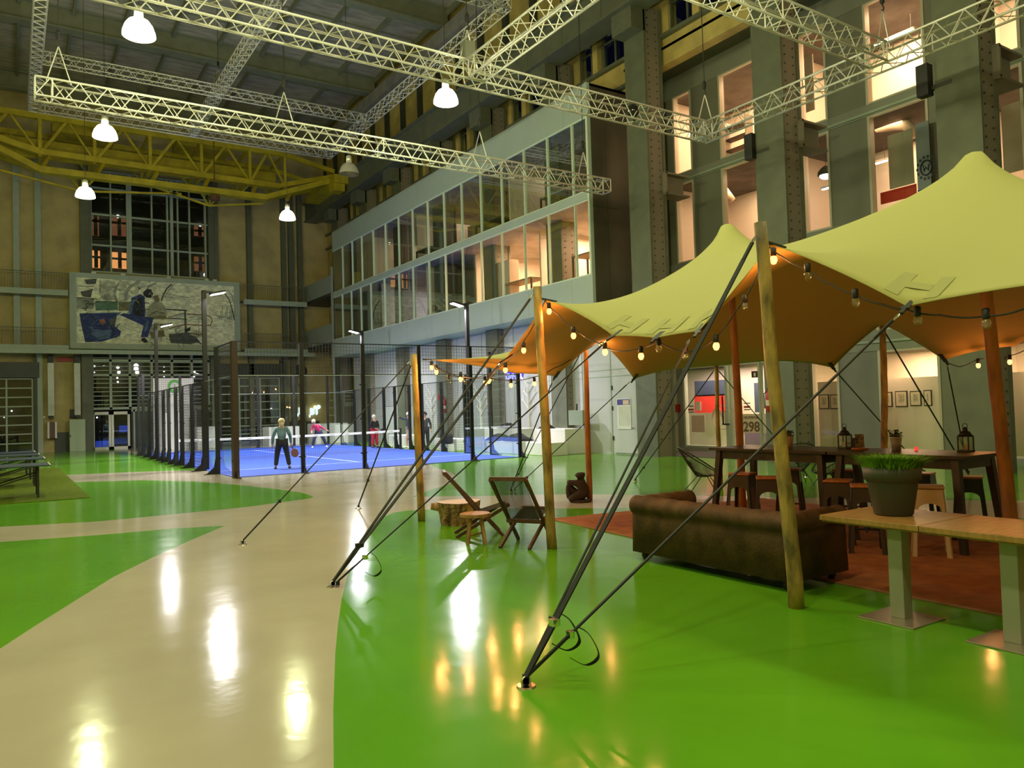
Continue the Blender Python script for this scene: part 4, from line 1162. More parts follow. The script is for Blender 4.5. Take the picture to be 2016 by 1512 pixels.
def strap(p, a, label, w=.035, tail=False, k1=.25, k2=.12):
    p = V(p); a = V(a) + V((0, 0, .06)); t = thing('guy_strap', V((a.x, a.y, 0)), label, 'strap')
    d = (a - p); L = d.length; dn = d.normalized()
    side = dn.cross(V((0, 0, 1))).normalized()
    c1 = p + dn * .30; c2 = a - dn * L * k2
    MB().bar(c1, c2, w * 1.0, .012).build('webbing', M_web, t)
    mb = MB(); mb.tube([p, p + dn * .05 + side * .012, p + dn * .1], .008, 6); mb.tube([p, p + dn * .05 - side * .012, p + dn * .1], .008, 6); mb.build('carabiner', M_chrome, t)
    MB().bar(p + dn * .09, c1, w * .7, .02).build('top_sling', M_web, t)
    mb = MB(); mb.bar(c2, a, w * 1.05, .018, w2=w * .8); mb.bar(a, a - V((0, 0, .04)), .03)
    mb.build('ratchet_end', M_web, t)
    mb = MB(); mb.box(c2 + dn * .02, (w * 1.5, .05, .05), None); mb.build('buckle', M_chrome if tail else M_dark, t, bevel=.004)
    if tail:
        q = c2 - dn * .05; pts = [q, q + V((.03, -.08, -.04)), q + V((.07, -.12, -.17)), q + V((.02, -.05, -.24)), q + V((-.05, .03, -.2))]
        sm = []
        for i in range(len(pts) - 1):
            p0, p1, p2, p3 = pts[max(i - 1, 0)], pts[i], pts[i + 1], pts[min(i + 2, len(pts) - 1)]
            for k in range(6):
                u = k / 6; sm.append(p1 + (p2 - p0) * (.5 * u) + (p0 * 2 - p1 * 5 + p2 * 4 - p3) * (.5 * u * u) + (p1 * 3 - p0 - p2 * 3 + p3) * (.5 * u ** 3))
        sm.append(pts[-1]); m2 = MB()
        for i in range(len(sm) - 1): m2.bar(sm[i], sm[i + 1], .022, .004, up=dn)
        m2.build('loose_tail', M_web, t)
    return t
tp = lambda y: tat(tidx(y), 0)
strap(T2 - V((.06, 0, .12)), AN[0], 'thick black strap from the thickest yellow pole to the nearest floor anchor', .042, True, k2=.10)
strap(tp(3.1) + V((-.08, 0, -.05)), AN[0], 'long black strap from the low canopy corner past the sofa to the nearest anchor', .024, True, k2=.11)
strap(tp(5.45) + V((-.08, .05, -.08)), AN[0] + V((.03, .05, 0)), 'thin strap from the canopy rim below the upturned bulb to the nearest anchor', .014)
strap(T1 - V((.06, 0, .1)), AN[1], 'black strap from the pole by the rope chair to the three strap anchor', .04, k2=.11)
strap(tp(9.3) + V((-.07, 0, -.05)), AN[1], 'black strap from the low rim between the first two poles to the three strap anchor', .04, k2=.13)
strap(tp(6.6) + V((-.08, 0, -.05)), AN[1] + V((.04, -.03, 0)), 'black strap with a loose loop crossing the rope chairs towards the cream band', .035, True, k2=.10)
strap(T3 - V((.06, 0, .1)), AN[2], 'slim black strap from the shortest pole to the outermost anchor', .022, k2=.2)
strap(T3 - V((.0, -.05, .1)), AN[3], 'slim black strap from the shortest pole down to the anchor by the court', .022, k2=.2)
tf = lambda j: tat(TNU, j)
strap(tf(27) + V((0, .08, -.05)), AB[0], 'slim strap from the drooping far canopy corner behind the chair backs', .02)
strap(tf(47) + V((-.05, .06, -.05)), AB[0] + V((.1, 0, 0)), 'slim strap from the far canopy corner left of the glass entrance, slanting to the chairs', .022)
strap(V((9.08, 11.32, 2.95)), AB[0] + V((.03, .05, 0)), 'thin strap behind the orange pole beside the stone figure', .014)
strap(V((12.42, 11.14, 2.5)), AB[1], 'slim strap from the thin far corner pole to the anchor near the grey door', .022)
strap(V((12.44, 11.12, 2.5)), AB[2], 'slim strap from the thin far corner pole crossing the glass entrance', .018)
strap(tat(tidx(8.6), TNV) + V((.06, 0, -.05)), AB[4], 'slim strap crossing in front of the framed prints', .02)
strap(V((12.5, 7.45, 2.95)), AB[3], 'slim strap from the leaning pole down behind the farther lantern', .024)
strap(tat(tidx(6.6), TNV) + V((.06, 0, -.05)), AB[3] + V((.05, .1, 0)), 'slim strap from the low rear canopy point down to the lantern', .02)

# festoon lights
M_bulb = glow('bulb_glow', (1.0, .36, .09), 5)
M_bcore = glow('bulb_core', (1.0, .8, .5), 160)
M_bulb0 = glass('bulb_clear', (.95, .9, .85), .15)
def festoon(label, pts, lit, unlit, e=11):
    p0 = pts[0]
    t = thing('string_lights', p0, label, 'string lights')
    # smooth cable through points with small sag
    sm = []
    for i in range(len(pts) - 1):
        a, b = pts[i], pts[i + 1]
        for k in range(6):
            u = k / 6; q = a.lerp(b, u); q = q - V((0, 0, .05 * 4 * u * (1 - u) * min(1, (b - a).length)))
            sm.append(q)
    sm.append(pts[-1]); MB().tube(sm, .007, 5).build('cable', M_cable, t, smooth=True)
    def near(p): return min(sm, key=lambda q: (q - p).length)
    for p, isl in [(q, True) for q in lit] + [(q, False) for q in unlit]:
        c = near(p)
        top = p + V((0, 0, .075)); mb = MB()
        mb.tube([c, c.lerp(top, .7), top], .006, 5)
        mb.lathe([(.012, .10), (.026, .09), (.026, .03), (.020, .02)][::-1], p, 12); mb.build('socket', M_dark, t, smooth=True)
        mb = MB(); mb.lathe([(.001, -.055), (.02, -.048), (.033, -.02), (.03, .005), (.018, .025)], p, 12)
        mb.build('bulb', M_bulb if isl else M_bulb0, t, smooth=True)
        if isl: lamp('bulb_light', 'POINT', p - V((0, 0, .075)), e, (1.0, .36, .11), .03)
f1 = lambda x, y, X=5.72: PX(x, y, X)
festoon('festoon bulb string along the open front rim of the tent',
        [f1(845, 712), f1(880, 735), f1(915, 742), f1(960, 736), f1(992, 716, 5.9), f1(1031, 672), f1(1073, 592), f1(1100, 620), f1(1130, 646), f1(1180, 676), f1(1210, 690), f1(1262, 684), f1(1296, 672), f1(1345, 692), f1(1375, 688), f1(1412, 662), f1(1450, 610), f1(1480, 565), f1(1512, 484), f1(1540, 505), f1(1588, 530), f1(1640, 562), f1(1684, 580), f1(1740, 600), f1(1786, 610), f1(1850, 620), f1(1942, 622), f1(2016, 608), f1(2100, 590)],
        [f1(850, 722), f1(907, 745), f1(962, 748), f1(995, 727, 5.85), f1(1031, 688), f1(1081, 611), f1(1129, 659), f1(1191, 691), f1(1262, 699), f1(1410, 679), f1(1523, 509)],
        [f1(884, 748), f1(1297, 684), f1(1350, 700), f1(1467, 600), f1(1590, 540), f1(1684, 592), f1(1807, 628), f1(1942, 634)])
f2 = lambda x, y: PY(x, y, 11.0)
festoon('festoon bulb string along the short far rim of the tent',
        [PY(847, 712, 10.9), f2(870, 728), f2(920, 744), f2(958, 742), f2(1006, 748), f2(1052, 742), f2(1090, 725), f2(1140, 695), f2(1183, 668), f2(1226, 668), f2(1270, 655)],
        [f2(859, 731), f2(955, 752), f2(1006, 757), f2(1052, 754), f2(1183, 678), f2(1225, 680), f2(1266, 667)], [f2(916, 750), f2(969, 744)])
f3 = lambda x, y: PX(x, y, 12.45)
festoon('festoon bulb string along the rear rim of the tent, facade side',
        [f3(1862, 712), f3(1890, 722), f3(1926, 706), f3(1960, 704), f3(1988, 700), f3(2016, 690)], [f3(1926, 718), f3(1988, 711)], [])
for q in ((7.3, 1.6, 2.6), (10.5, 2.2, 2.5)): lamp('bulb_light', 'POINT', q, 11, (1.0, .36, .11), .05)

# ---------------------------------------------------------------- rug and furniture under the tent
M_rug = mat('rust_rug', (0.34, 0.105, 0.018), .95, var=.25, scale=5, bump=.5, bscale=150)
mb = MB(); c = [V((7.22, 10.02, 0)), V((11.5, 9.35, 0)), V((11.1, .4, 0)), V((6.68, .6, 0)), V((6.72, 4.6, 0))]
mb.prism(c[::-1], (0, 0, .001), (0, 0, .012), 0)
for i in range(5): mb.bar(c[i] + V((0, 0, .008)), c[(i + 1) % 5] + V((0, 0, .008)), .03, .012, mi=1)
tag(mb.build('rug', [M_rug, mat('rug_binding', (.30, .15, .07), .9)]), 'large rust orange rug under the bar tables and sofa', 'rug')

def sofa():
    M = mat('brown_suede', (0.085, 0.045, 0.018), .7, var=.4, scale=5, bump=.25, bscale=30, spec=.3)
    x0, x1, y0, y1 = 6.02, 6.92, 4.60, 6.78
    t = thing('chesterfield_sofa', ((x0 + x1) / 2, (y0 + y1) / 2, 0), 'brown chesterfield sofa seen from behind at the rug edge', 'sofa')
    MB().bb(x0 + .05, x1 - .02, y0 + .06, y1 - .06, .10, .30).build('base', M, t, bevel=.02)
    # rolled back: profile in x-z swept along y with shallow tufts
    def roll(path, name, tuft=True):
        # path: list of (centre point, outward unit vector)
        prof = []
        for a in range(250, -61, -16): prof.append((math.cos(R(a)) * .115, math.sin(R(a)) * .105))
        mb = MB(); m = len(prof) + 4
        for k, (c, o) in enumerate(path):
            tf_ = 1 + (.05 * math.cos(k * 2 * math.pi / 4) if tuft else 0)
            ring = [c + V((0, 0, .10 - c.z)) - o * .10, c + V((0, 0, .55 - c.z)) - o * .10] + [c + o * (px_ * tf_) + V((0, 0, pz_ * tf_)) for px_, pz_ in prof] + [c + o * .07 + V((0, 0, .52 - c.z)), c + o * .085 + V((0, 0, .10 - c.z))]
            mb.v += ring
        n = len(path); rl = len(prof) + 4
        for k in range(n - 1):
            for j in range(rl):
                a = k * rl; b = (k + 1) * rl; mb.f.append([a + j, a + (j + 1) % rl, b + (j + 1) % rl, b + j]); mb.m.append(0)
        mb.f.append(list(range(rl))[::-1]); mb.m.append(0); mb.f.append([(n - 1) * rl + j for j in range(rl)]); mb.m.append(0)
        return mb.build(name, M, t, smooth=True)
    h = .63
    n = 44
    roll([(V((x0 + .10, y0 + .02 + (y1 - y0 - .04) * i / n, h)), V((-1, 0, 0))) for i in range(n + 1)], 'backrest')
    for y, s in ((y0 + .08, -1), (y1 - .08, 1)):
        roll([(V((x0 + .06 + (x1 - x0 - .06) * i / 16, y, h - .0)), V((0, s, 0))) for i in range(17)], 'armrest')
    for i in range(3):
        yy = y0 + .24 + i * .575; MB().bb(x0 + .2, x1 + .02, yy, yy + .56, .30, .45).build('seat_cushion', M, t, bevel=.04)
    for x in (x0 + .12, x1 - .1):
        for y in (y0 + .12, y1 - .12): MB().lathe([(.022, 0), (.035, .03), (.045, .06), (.03, .10)], (x, y, 0), 12).build('foot', M_dark, t, smooth=True)
sofa()

# pedestal tables
M_oak = mat('oak_top', (0.38, 0.21, 0.065), .35, var=.22, scale=6, stretch=(1, 5, 1), spec=.5)
M_ped = mat('brushed_post', (0.32, 0.33, 0.26), .4, metal=.3)
def ped_table(y0, y1, py, label):
    t = thing('pedestal_table', (6.05, py, 0), label, 'table', None)
    mb = MB(); mb.bb(5.84, 6.68, y0, y1, .755, .80); mb.bb(5.86, 6.66, y0 + .01, y1 - .01, .74, .757)
    mb.build('table_top', M_oak, t, bevel=.004)
    MB().bb(5.99, 6.11, py - .06, py + .06, .012, .742).build('pedestal', M_ped, t, bevel=.004)
    MB().bb(5.80, 6.27, py - .235, py + .235, 0, .012).build('base_plate', mat('steel_plate', (.42, .36, .30), .3, metal=.7), t, bevel=.003)
ped_table(3.275, 4.135, 3.56, 'oak topped pedestal table with the big plant pot on it')
ped_table(2.41, 3.268, 2.71, 'oak topped pedestal table nearest the viewer, cut by the picture edge')
def plant_pot():
    c = V((6.27, 3.72, .80))
    t = thing('plant_pot', c, 'large grey green pot full of bright grass on the oak table', 'plant')
    MB().lathe([(r_ * 1.2, z_ * 1.36) for r_, z_ in [(.118, 0), (.128, .01), (.165, .20), (.172, .215), (.186, .22), (.192, .30), (.178, .302), (.172, .26), (.0, .25)]], c, 40).build('pot', mat('olive_pot', (.05, .052, .036), .5), t, smooth=True)
    rnd = random.Random(4); mb = MB()
    for i in range(3600):
        a = rnd.random() * 6.283; r_ = .195 * math.sqrt(rnd.random()); b = c + V((r_ * math.cos(a), r_ * math.sin(a), .34))
        ln = rnd.uniform(.10, .19); o = V((math.cos(a), math.sin(a), 0)) * (r_ / .195) * rnd.uniform(.3, 1.15) + V((rnd.uniform(-.3, .3), rnd.uniform(-.3, .3), 0))
        w = V((-math.sin(a + rnd.random()), math.cos(a), 0)) * .0035
        m_ = b + V((0, 0, ln * .7)) + o * ln * .4; e = b + V((0, 0, ln * .9)) + o * ln
        mb.add([b - w, b + w, m_ + w, m_ - w, e], [(0, 1, 2, 3), (3, 2, 4)])
    mb.build('grass', mat('grass_blades', (.20, .40, .03), .6, var=.5, scale=12, col2=(.06, .18, .01)), t)
plant_pot()

# bar tables
M_bar = mat('dark_stained_wood', (0.045, 0.028, 0.018), .35, var=.4, scale=5, stretch=(4, 1, 1))
def bar_table(y0, y1, label):
    x0, x1 = 8.88, 9.83
    t = thing('bar_table', ((x0 + x1) / 2, (y0 + y1) / 2, 0), label, 'table')
    MB().bb(x0, x1, y0, y1, 1.07, 1.11).build('table_top', M_bar, t, bevel=.005)
    mb = MB()
    for x in (x0 + .08, x1 - .1): mb.bb(x, x + .025, y0 + .1, y1 - .1, .95, 1.07)
    for y in (y0 + .1, y1 - .12): mb.bb(x0 + .08, x1 - .08, y, y + .025, .95, 1.07)
    mb.build('apron', M_bar, t)
    for x, sx in ((x0 + .1, -1), (x1 - .1, 1)):
        for y, sy in ((y0 + .14, -1), (y1 - .14, 1)):
            MB().bar((x + sx * .09, y + sy * .09, .012), (x, y, 1.07), .07, .07, up=(0, 1, 0), w2=.085, h2=.085).build('leg', M_bar, t)
    MB().bar((x0 + .06, (y0 + y1) / 2, .3), (x1 - .06, (y0 + y1) / 2, .3), .03) 
bar_table(4.42, 6.14, 'dark wooden bar table carrying the farther lantern, behind the plant pot')
bar_table(6.16, 8.16, 'dark wooden bar table farther away, its top glowing violet')
def stool(label, shell, seat, lab2=None):
    t = thing('bar_stool', (0, 0, 0), label, 'stool')
    h = .76
    sides = MB()
    for k in range(4):
        rt = Matrix.Rotation(R(90 * k), 3, 'Z'); pts = []
        wt, wb, it, ib = .145, .205, .085, .145; zt, za = h - .02, h * .68
        pts = [(-wb, 0), (-wt, zt), (wt, zt), (wb, 0), (ib, 0), (ib - .012, za * .6)]
        for a in range(0, 181, 20): pts.append((.10 * math.cos(R(a)) * 1.15, za + .07 * math.sin(R(a)) + .0))
        pts += [(-ib + .012, za * .6), (-ib, 0)]
        P3 = []
        for x, z in pts:
            off = wt + (wb - wt) * (1 - z / zt); P3.append(rt @ V((x, -off, z)))
        nrm = rt @ V((0, 1, 0))
        sides.prism(P3, (0, 0, 0), nrm * .014)
    sides.build('shell', shell, t)
    MB().box((0, 0, h), (.31, .31, .03)).build('seat', seat, t, bevel=.012)
    mb = MB()
    for a in (0, 1): mb.bar((-.17, 0, .25) if a else (0, -.17, .25), (.17, 0, .25) if a else (0, .17, .25), .02)
    mb.build('foot_rail', M_dark, t)
    return t
M_seat = mat('orange_wood_seat', (0.48, 0.17, 0.05), .4, var=.25, scale=4, stretch=(1, 6, 1))
M_seat2 = mat('tan_wood_seat', (0.42, 0.24, 0.10), .4, var=.25, scale=4)
M_sh = mat('brown_metal_shell', (0.055, 0.034, 0.024), .4); M_shw = mat('cream_metal_shell', (0.55, 0.38, 0.24), .4); M_shb = mat('black_metal_shell', (0.010, 0.010, 0.012), .3)
def place(t, px, py, rz):
    p = G(px, py, .76); t.location = (p.x, p.y, .012); t.rotation_euler = (0, 0, R(rz))
s0 = stool('dark bar stool with orange seat at the far end of the farther bar table', M_sh, M_seat); place(s0, 1461, 934, 20)
for px, py, rz, lb in ((1512, 942, 40, 'dark bar stool with orange seat half hidden by the thickest tent pole'), (1650, 948, 25, 'dark bar stool with orange seat just above the sofa arm'),
                       (1702, 958, 35, 'dark bar stool with orange seat partly behind the plant pot'), (1554, 925, 30, 'dark bar stool with orange seat on the far side, behind the splayed table legs'),
                       (1667, 927, 10, 'dark bar stool on the far side, behind the stool above the sofa arm')):
    place(dup(s0, label=lb), px, py, rz)
place(stool('cream white bar stool with tan seat beside the plant pot', M_shw, M_seat2), 1828, 960, 30)
s1 = stool('black bar stool with tan seat at the near bar table end', M_shb, M_seat2); place(s1, 1907, 941, 25)
place(dup(s1, label='black bar stool on the far side, right behind the plant pot'), 1812, 934, 15)

# things on the bar tables
def lantern(px, py, label):
    p = G(px, py, 1.11); t = thing('lantern', p, label, 'lantern')
    s = .06; mb = MB(); mb.box(p + V((0, 0, .012)), (.14, .14, .024)); mb.box(p + V((0, 0, .19)), (.13, .13, .015))
    for x in (-1, 1):
        for y in (-1, 1): mb.bar(p + V((x * s, y * s, .02)), p + V((x * s, y * s, .19)), .012)
    mb.build('frame', M_dark, t)
    MB().lathe([(.08, 0), (.05, .05), (.025, .06), (.03, .075), (.02, .10), (.0, .105)], p + V((0, 0, .195)), 16).build('roof', M_dark, t, smooth=True)
    pts = [p + V((0, .028 * math.cos(a), .315 + .028 * math.sin(a))) for a in [2 * math.pi * i / 12 for i in range(12)]]
    MB().tube(pts, .004, 5, closed=True).build('ring', M_dark, t)
    mb = MB()
    for x, y in ((1, 0), (-1, 0), (0, 1), (0, -1)):
        q = p + V((x * s, y * s, .105)); w = V((-y, x, 0)) * .05
        mb.add([q - w - V((0, 0, .08)), q + w - V((0, 0, .08)), q + w + V((0, 0, .08)), q - w + V((0, 0, .08))], [(0, 1, 2, 3)])
    mb.build('glass', glass('lantern_glass', (.85, .82, .7), .1), t)
    MB().lathe([(.028, 0), (.028, .07), (.004, .072), (.004, .085)], p + V((0, 0, .025)), 12).build('candle', mat('candle_wax', (.6, .5, .35), .5), t)
lantern(1664, 884, 'small black lantern on the bar table next to the menu holder')
lantern(1902, 890, 'small black lantern at the near end of the bar table')
def menu():
    p = G(1693, 885, 1.11); t = thing('menu_holder', p, 'menu cards standing on a round wooden base on the bar table', 'menu holder')
    MB().lathe([(.10, 0), (.11, .01), (.10, .025)], p, 24).build('base', M_seat, t, smooth=True)
    rt = Matrix.Rotation(R(-48), 3, 'Z') @ Matrix.Rotation(R(-8), 3, 'X')
    MB().box(p + V((0, 0, .115)), (.11, .006, .18), rt).build('menu_card', mat('menu_print', (.22, .17, .12), .5, var=.8, scale=30), t)
    rt = Matrix.Rotation(R(-70), 3, 'Z'); MB().box(p + V((-.03, .05, .09)), (.07, .02, .13), rt).build('card_block', M_dark, t)
menu()
def small_plant(px, py, label, s=1.0, pm=None, lm=None):
    p = G(px, py, 1.11); t = thing('potted_plant', p, label, 'plant')
    MB().lathe([(.045 * s, 0), (.055 * s, .10 * s), (.062 * s, .14 * s), (.068 * s, .15 * s), (.05 * s, .15 * s), (0, .14 * s)], p, 18).build('pot', pm or M_alu, t, smooth=True)
    rnd = random.Random(px); mb = MB()
    for i in range(150):
        a = rnd.random() * 6.28; r_ = rnd.uniform(0, .07) * s; z = .14 * s + rnd.uniform(0, .09) * s
        c_ = p + V((r_ * math.cos(a), r_ * math.sin(a), z)); u = V((rnd.uniform(-1, 1), rnd.uniform(-1, 1), rnd.uniform(-.3, 1))).normalized() * .016; v_ = u.cross(V((rnd.random(), rnd.random(), 1))).normalized() * .01
        mb.add([c_ - u, c_ + v_, c_ + u, c_ - v_], [(0, 1, 2, 3)])
    for i in range(8):
        a = rnd.random() * 6.28; mb.tube([p + V((0, 0, .1 * s)), p + V((.04 * math.cos(a), .04 * math.sin(a), .18 * s))], .002, 4)
    mb.build('leaves', lm or mat('dark_leaves', (.05, .06, .02), .6), t)
small_plant(1765, 887, 'small plant in a steel pot on the bar table in front of the leaning pole', 1.15)
small_plant(1554, 880, 'small plant in a pale pot next to the thickest tent pole', 1.05, mat('pale_pot', (.5, .36, .25), .5), mat('olive_leaves', (.12, .12, .04), .6))
p = G(1804, 887, 1.11); tag(MB().lathe([(.02, 0), (.02, .045), (.018, .045), (.017, .01)], p, 12).build('tea_light', glow('red_votive', (1, .05, .03), 1.3)), 'tiny red glass tea light on the bar table', 'candle')

# rope lounge chairs
M_teak = mat('dark_teak', (0.10, 0.040, 0.022), .5, var=.35, scale=6, stretch=(1, 1, 4))
M_rope = mat('dark_rope', (0.035, 0.033, 0.028), .8)
def rope_chair(label):
    t = thing('rope_chair', (0, 0, 0), label, 'chair')
    W = .25
    for s in (-1, 1):
        MB().bar((s * W, -.30, .90), (s * W, .50, 0.0), .045, .032, up=(1, 0, 0)).build('back_rail', M_teak, t)
        MB().bar((s * (W - .045), -.16, 0.0), (s * (W - .045), .60, .43), .045, .032, up=(1, 0, 0)).build('seat_rail', M_teak, t)
    MB().bar((-W, -.30, .90), (W, -.30, .90), .045, .05).build('head_rail', M_teak, t)
    MB().bar((-W + .04, .585, .425), (W - .04, .585, .425), .045, .04).build('front_rail', M_teak, t)
    MB().bar((-W + .0, .16, .305), (W - .0, .16, .305), .04, .05).build('lower_rail', M_teak, t)
    mb = MB(); n = 26
    for i in range(n):
        x = -W + .03 + (2 * W - .06) * i / (n - 1); mb.tube([(x, -.295, .885), (x, .15, .325)], .0058, 4)
    mb.build('back_ropes', M_rope, t)
    mb = MB()
    for i in range(n):
        x = -W + .06 + (2 * W - .12) * i / (n - 1); mb.tube([(x, .16, .315), (x, .575, .43)], .0055, 4)
    for i in range(12):
        a = .18 + .38 * i / 11; mb.tube([(-W + .06, a, .31 + (a - .16) * .27), (W - .06, a, .31 + (a - .16) * .27)], .0045, 4)
    mb.build('seat_ropes', M_rope, t)
    return t
rc = rope_chair('dark teak rope lounge chair seen from behind, beside the second yellow pole')
rc.location = (5.50, 8.33, 0.006); rc.rotation_euler = (0, 0, -math.atan2(.86, .52))
rc2 = dup(rc, label='dark teak rope lounge chair seen from the side, in front of the stump')
rc2.location = (5.45, 9.62, 0.006); rc2.rotation_euler = (0, 0, -math.atan2(.90, -.44)); 
def side_table():
    c = V((5.22, 8.96, 0)); t = thing('side_table', c, 'round wooden side table with four splayed legs between stump and rope chair', 'table')
    rnd = random.Random(3); pr = []
    mb = MB(); n = 26
    top = [(c + V(((.205 + .008 * math.sin(3 * a)) * math.cos(a), (.205 + .008 * math.cos(2 * a)) * math.sin(a), 0))) for a in [2 * math.pi * i / n for i in range(n)]]
    M_raw = mat('raw_wood', (0.42, 0.22, 0.09), .6, var=.4, scale=5, stretch=(1, 5, 1))
    mb.prism(top, (0, 0, .36), (0, 0, .405)); mb.build('table_top', M_raw, t, bevel=.006)
    for a in (20, 110, 200, 290):
        d = V((math.cos(R(a)), math.sin(R(a)), 0)); MB().tube([c + d * .10 + V((0, 0, .365)), c + d * .165], [.024, .018], 10).build('leg', M_raw, t)
    MB().tube([c + V((-.12, -.05, .12)), c + V((.12, .05, .12))], .012, 8).build('stretcher', M_raw, t)
side_table()
def stump():
    c = V((5.93, 10.68, 0)); t = thing('tree_stump', c, 'knotty tree stump stool with a sawn branch stub beside the shortest pole', 'stump')
    rnd = random.Random(6); mb = MB(); n = 32; lv = 12
    for k in range(lv + 1):
        z = .35 * k / lv; base = .26 + .05 * (z / .35)
        for j in range(n):
            a = 2 * math.pi * j / n; r_ = base * (1 + .07 * math.sin(3 * a + 1) + .04 * math.sin(7 * a + z * 9) + .015 * rnd.uniform(-1, 1))
            mb.v.append(c + V((r_ * math.cos(a) * 1.1, r_ * math.sin(a), z)))
    for k in range(lv):
        for j in range(n): mb.f.append([k * n + j, k * n + (j + 1) % n, (k + 1) * n + (j + 1) % n, (k + 1) * n + j]); mb.m.append(0)
    mb.f.append([lv * n + j for j in range(n)]); mb.m.append(1); mb.f.append(list(range(n))[::-1]); mb.m.append(0)
    bark = mat('stump_wood', (0.36, 0.22, 0.09), .7, var=.7, scale=7, stretch=(1.5, 1.5, .5), bump=.8, bscale=14, col2=(.07, .04, .015))
    mb.build('trunk', [bark, mat('sawn_face', (.50, .34, .20), .6, var=.2, scale=10)], t, smooth=False)
    d = V((-.84, .45, .08)); MB().tube([c + V((0, 0, .24)) + d * .2, c + V((0, 0, .25)) + d * .47], [.085, .05], 12).build('branch_stub', bark, t)
    f = V((-.62, -.78, 0)).normalized()
    for o, z, r_ in ((-.06, .27, .042), (.18, .08, .05)):
        s_ = V((-f.y, f.x, 0)); q = c + f * .292 + s_ * (-o) + V((0, 0, z))
        rt = V((0, 0, 1)).rotation_difference(f).to_matrix()
        mb = MB(); mb.lathe([(r_, -.02), (r_, .012), (r_ * .75, .02), (r_ * .6, .008), (r_ * .3, .014), (0, .015)], q, 16, rot=rt); mb.build('knot', bark, t, smooth=True)
stump()
def statue():
    c = G(1143, 988); loc = V((c.x, c.y, 0))
    t = thing('stone_figure', loc, 'dark seated stone figure hugging its knee at the foot of the orange pole', 'statue')
    M = mat('dark_stone', (.035, .022, .018), .85, bump=.5, bscale=25)
    v = [(.08, 0, .12), (.09, 0, .25), (.06, 0, .37), (.04, 0, .44), (.02, 0, .51), (.02, 0, .56), (-.08, .06, .36), (-.24, .05, .37), (-.08, -.06, .36), (-.24, -.05, .37),
         (-.05, .07, .13), (-.22, .06, .33), (-.19, .06, .04), (-.05, -.08, .10), (-.16, -.09, .08), (-.22, -.07, .04), (.12, 0, .05)]
    e = [(0, 1), (1, 2), (2, 3), (3, 4), (4, 5), (2, 6), (6, 7), (2, 8), (8, 9), (0, 10), (10, 11), (11, 12), (0, 13), (13, 14), (14, 15), (0, 16)]
    r_ = [.11, .09, .085, .055, .085, .07, .045, .04, .045, .04, .07, .05, .045, .075, .06, .04, .09]
    skin_mesh('figure', v, e, [q * 1.25 for q in r_], M, t, 2)
    t.rotation_euler = (0, 0, R(-33))
    t.location = loc + V((-.01, .0, -.0))
    MB().lathe([(.2, 0), (.2, .03), (.17, .045)], loc, 20).build('plinth', M, t)
statue()

# lounge chairs with cords
def cord_chair(label):
    t = thing('cord_chair', (0, 0, 0), label, 'chair')
    n = 44; ring = []; low = []
    for i in range(n):
        a = 2 * math.pi * i / n; y = math.cos(a); x = math.sin(a)
        ring.append(V((x * .36 * (1 + .12 * y), -.02 + y * -.42, .62 + y * .28 - .05 * (1 - y * y) * 0)))
        low.append(V((x * .13, .06 - y * .14, .30)))
    MB().tube(ring, .013, 6, closed=True).build('rim', M_dark, t)
    MB().tube(low, .011, 6, closed=True).build('seat_ring', M_dark, t)
    mb = MB(); m = 88
    for i in range(m):
        a = i / m * n; j = int(a) % n; f = a - int(a); p = ring[j].lerp(ring[(j + 1) % n], f); q = low[j].lerp(low[(j + 1) % n], f)
        mid = p.lerp(q, .55) + V((0, 0, -.03)); mb.tube([p, mid, q], .0035, 4)
    mb.build('cords', M_rope, t)
    for x, y, u in ((-.26, -.26, -.06), (.26, -.26, -.06), (-.24, .34, .10), (.24, .34, .10)):
        MB().tube([(x * .5, .06 + u, .31), (x, y, 0.008)], .009, 6).build('leg', M_dark, t)
    mb = MB(); mb.tube([(-.13, 0, .31), (.13, 0, .31)], .009, 6); mb.tube([(-.12, .16, .31), (.12, .16, .31)], .009, 6); mb.build('seat_brace', M_dark, t)
    return t
cc = cord_chair('black round lounge chair strung with cords, in front of the glass entrance')
cc.location = (11.75, 11.05, 0); cc.rotation_euler = (0, 0, -math.atan2(.837, -.547))
c2 = dup(cc, label='round lounge chair strung with cords, seen between the bar table legs'); q = G(1640, 962); c2.location = (q.x, q.y, 0); c2.rotation_euler = (0, 0, R(60))
c3 = dup(cc, label='round lounge chair mostly hidden behind the far bar table stools'); q = G(1572, 955); c3.location = (q.x, q.y, 0); c3.rotation_euler = (0, 0, R(-40))
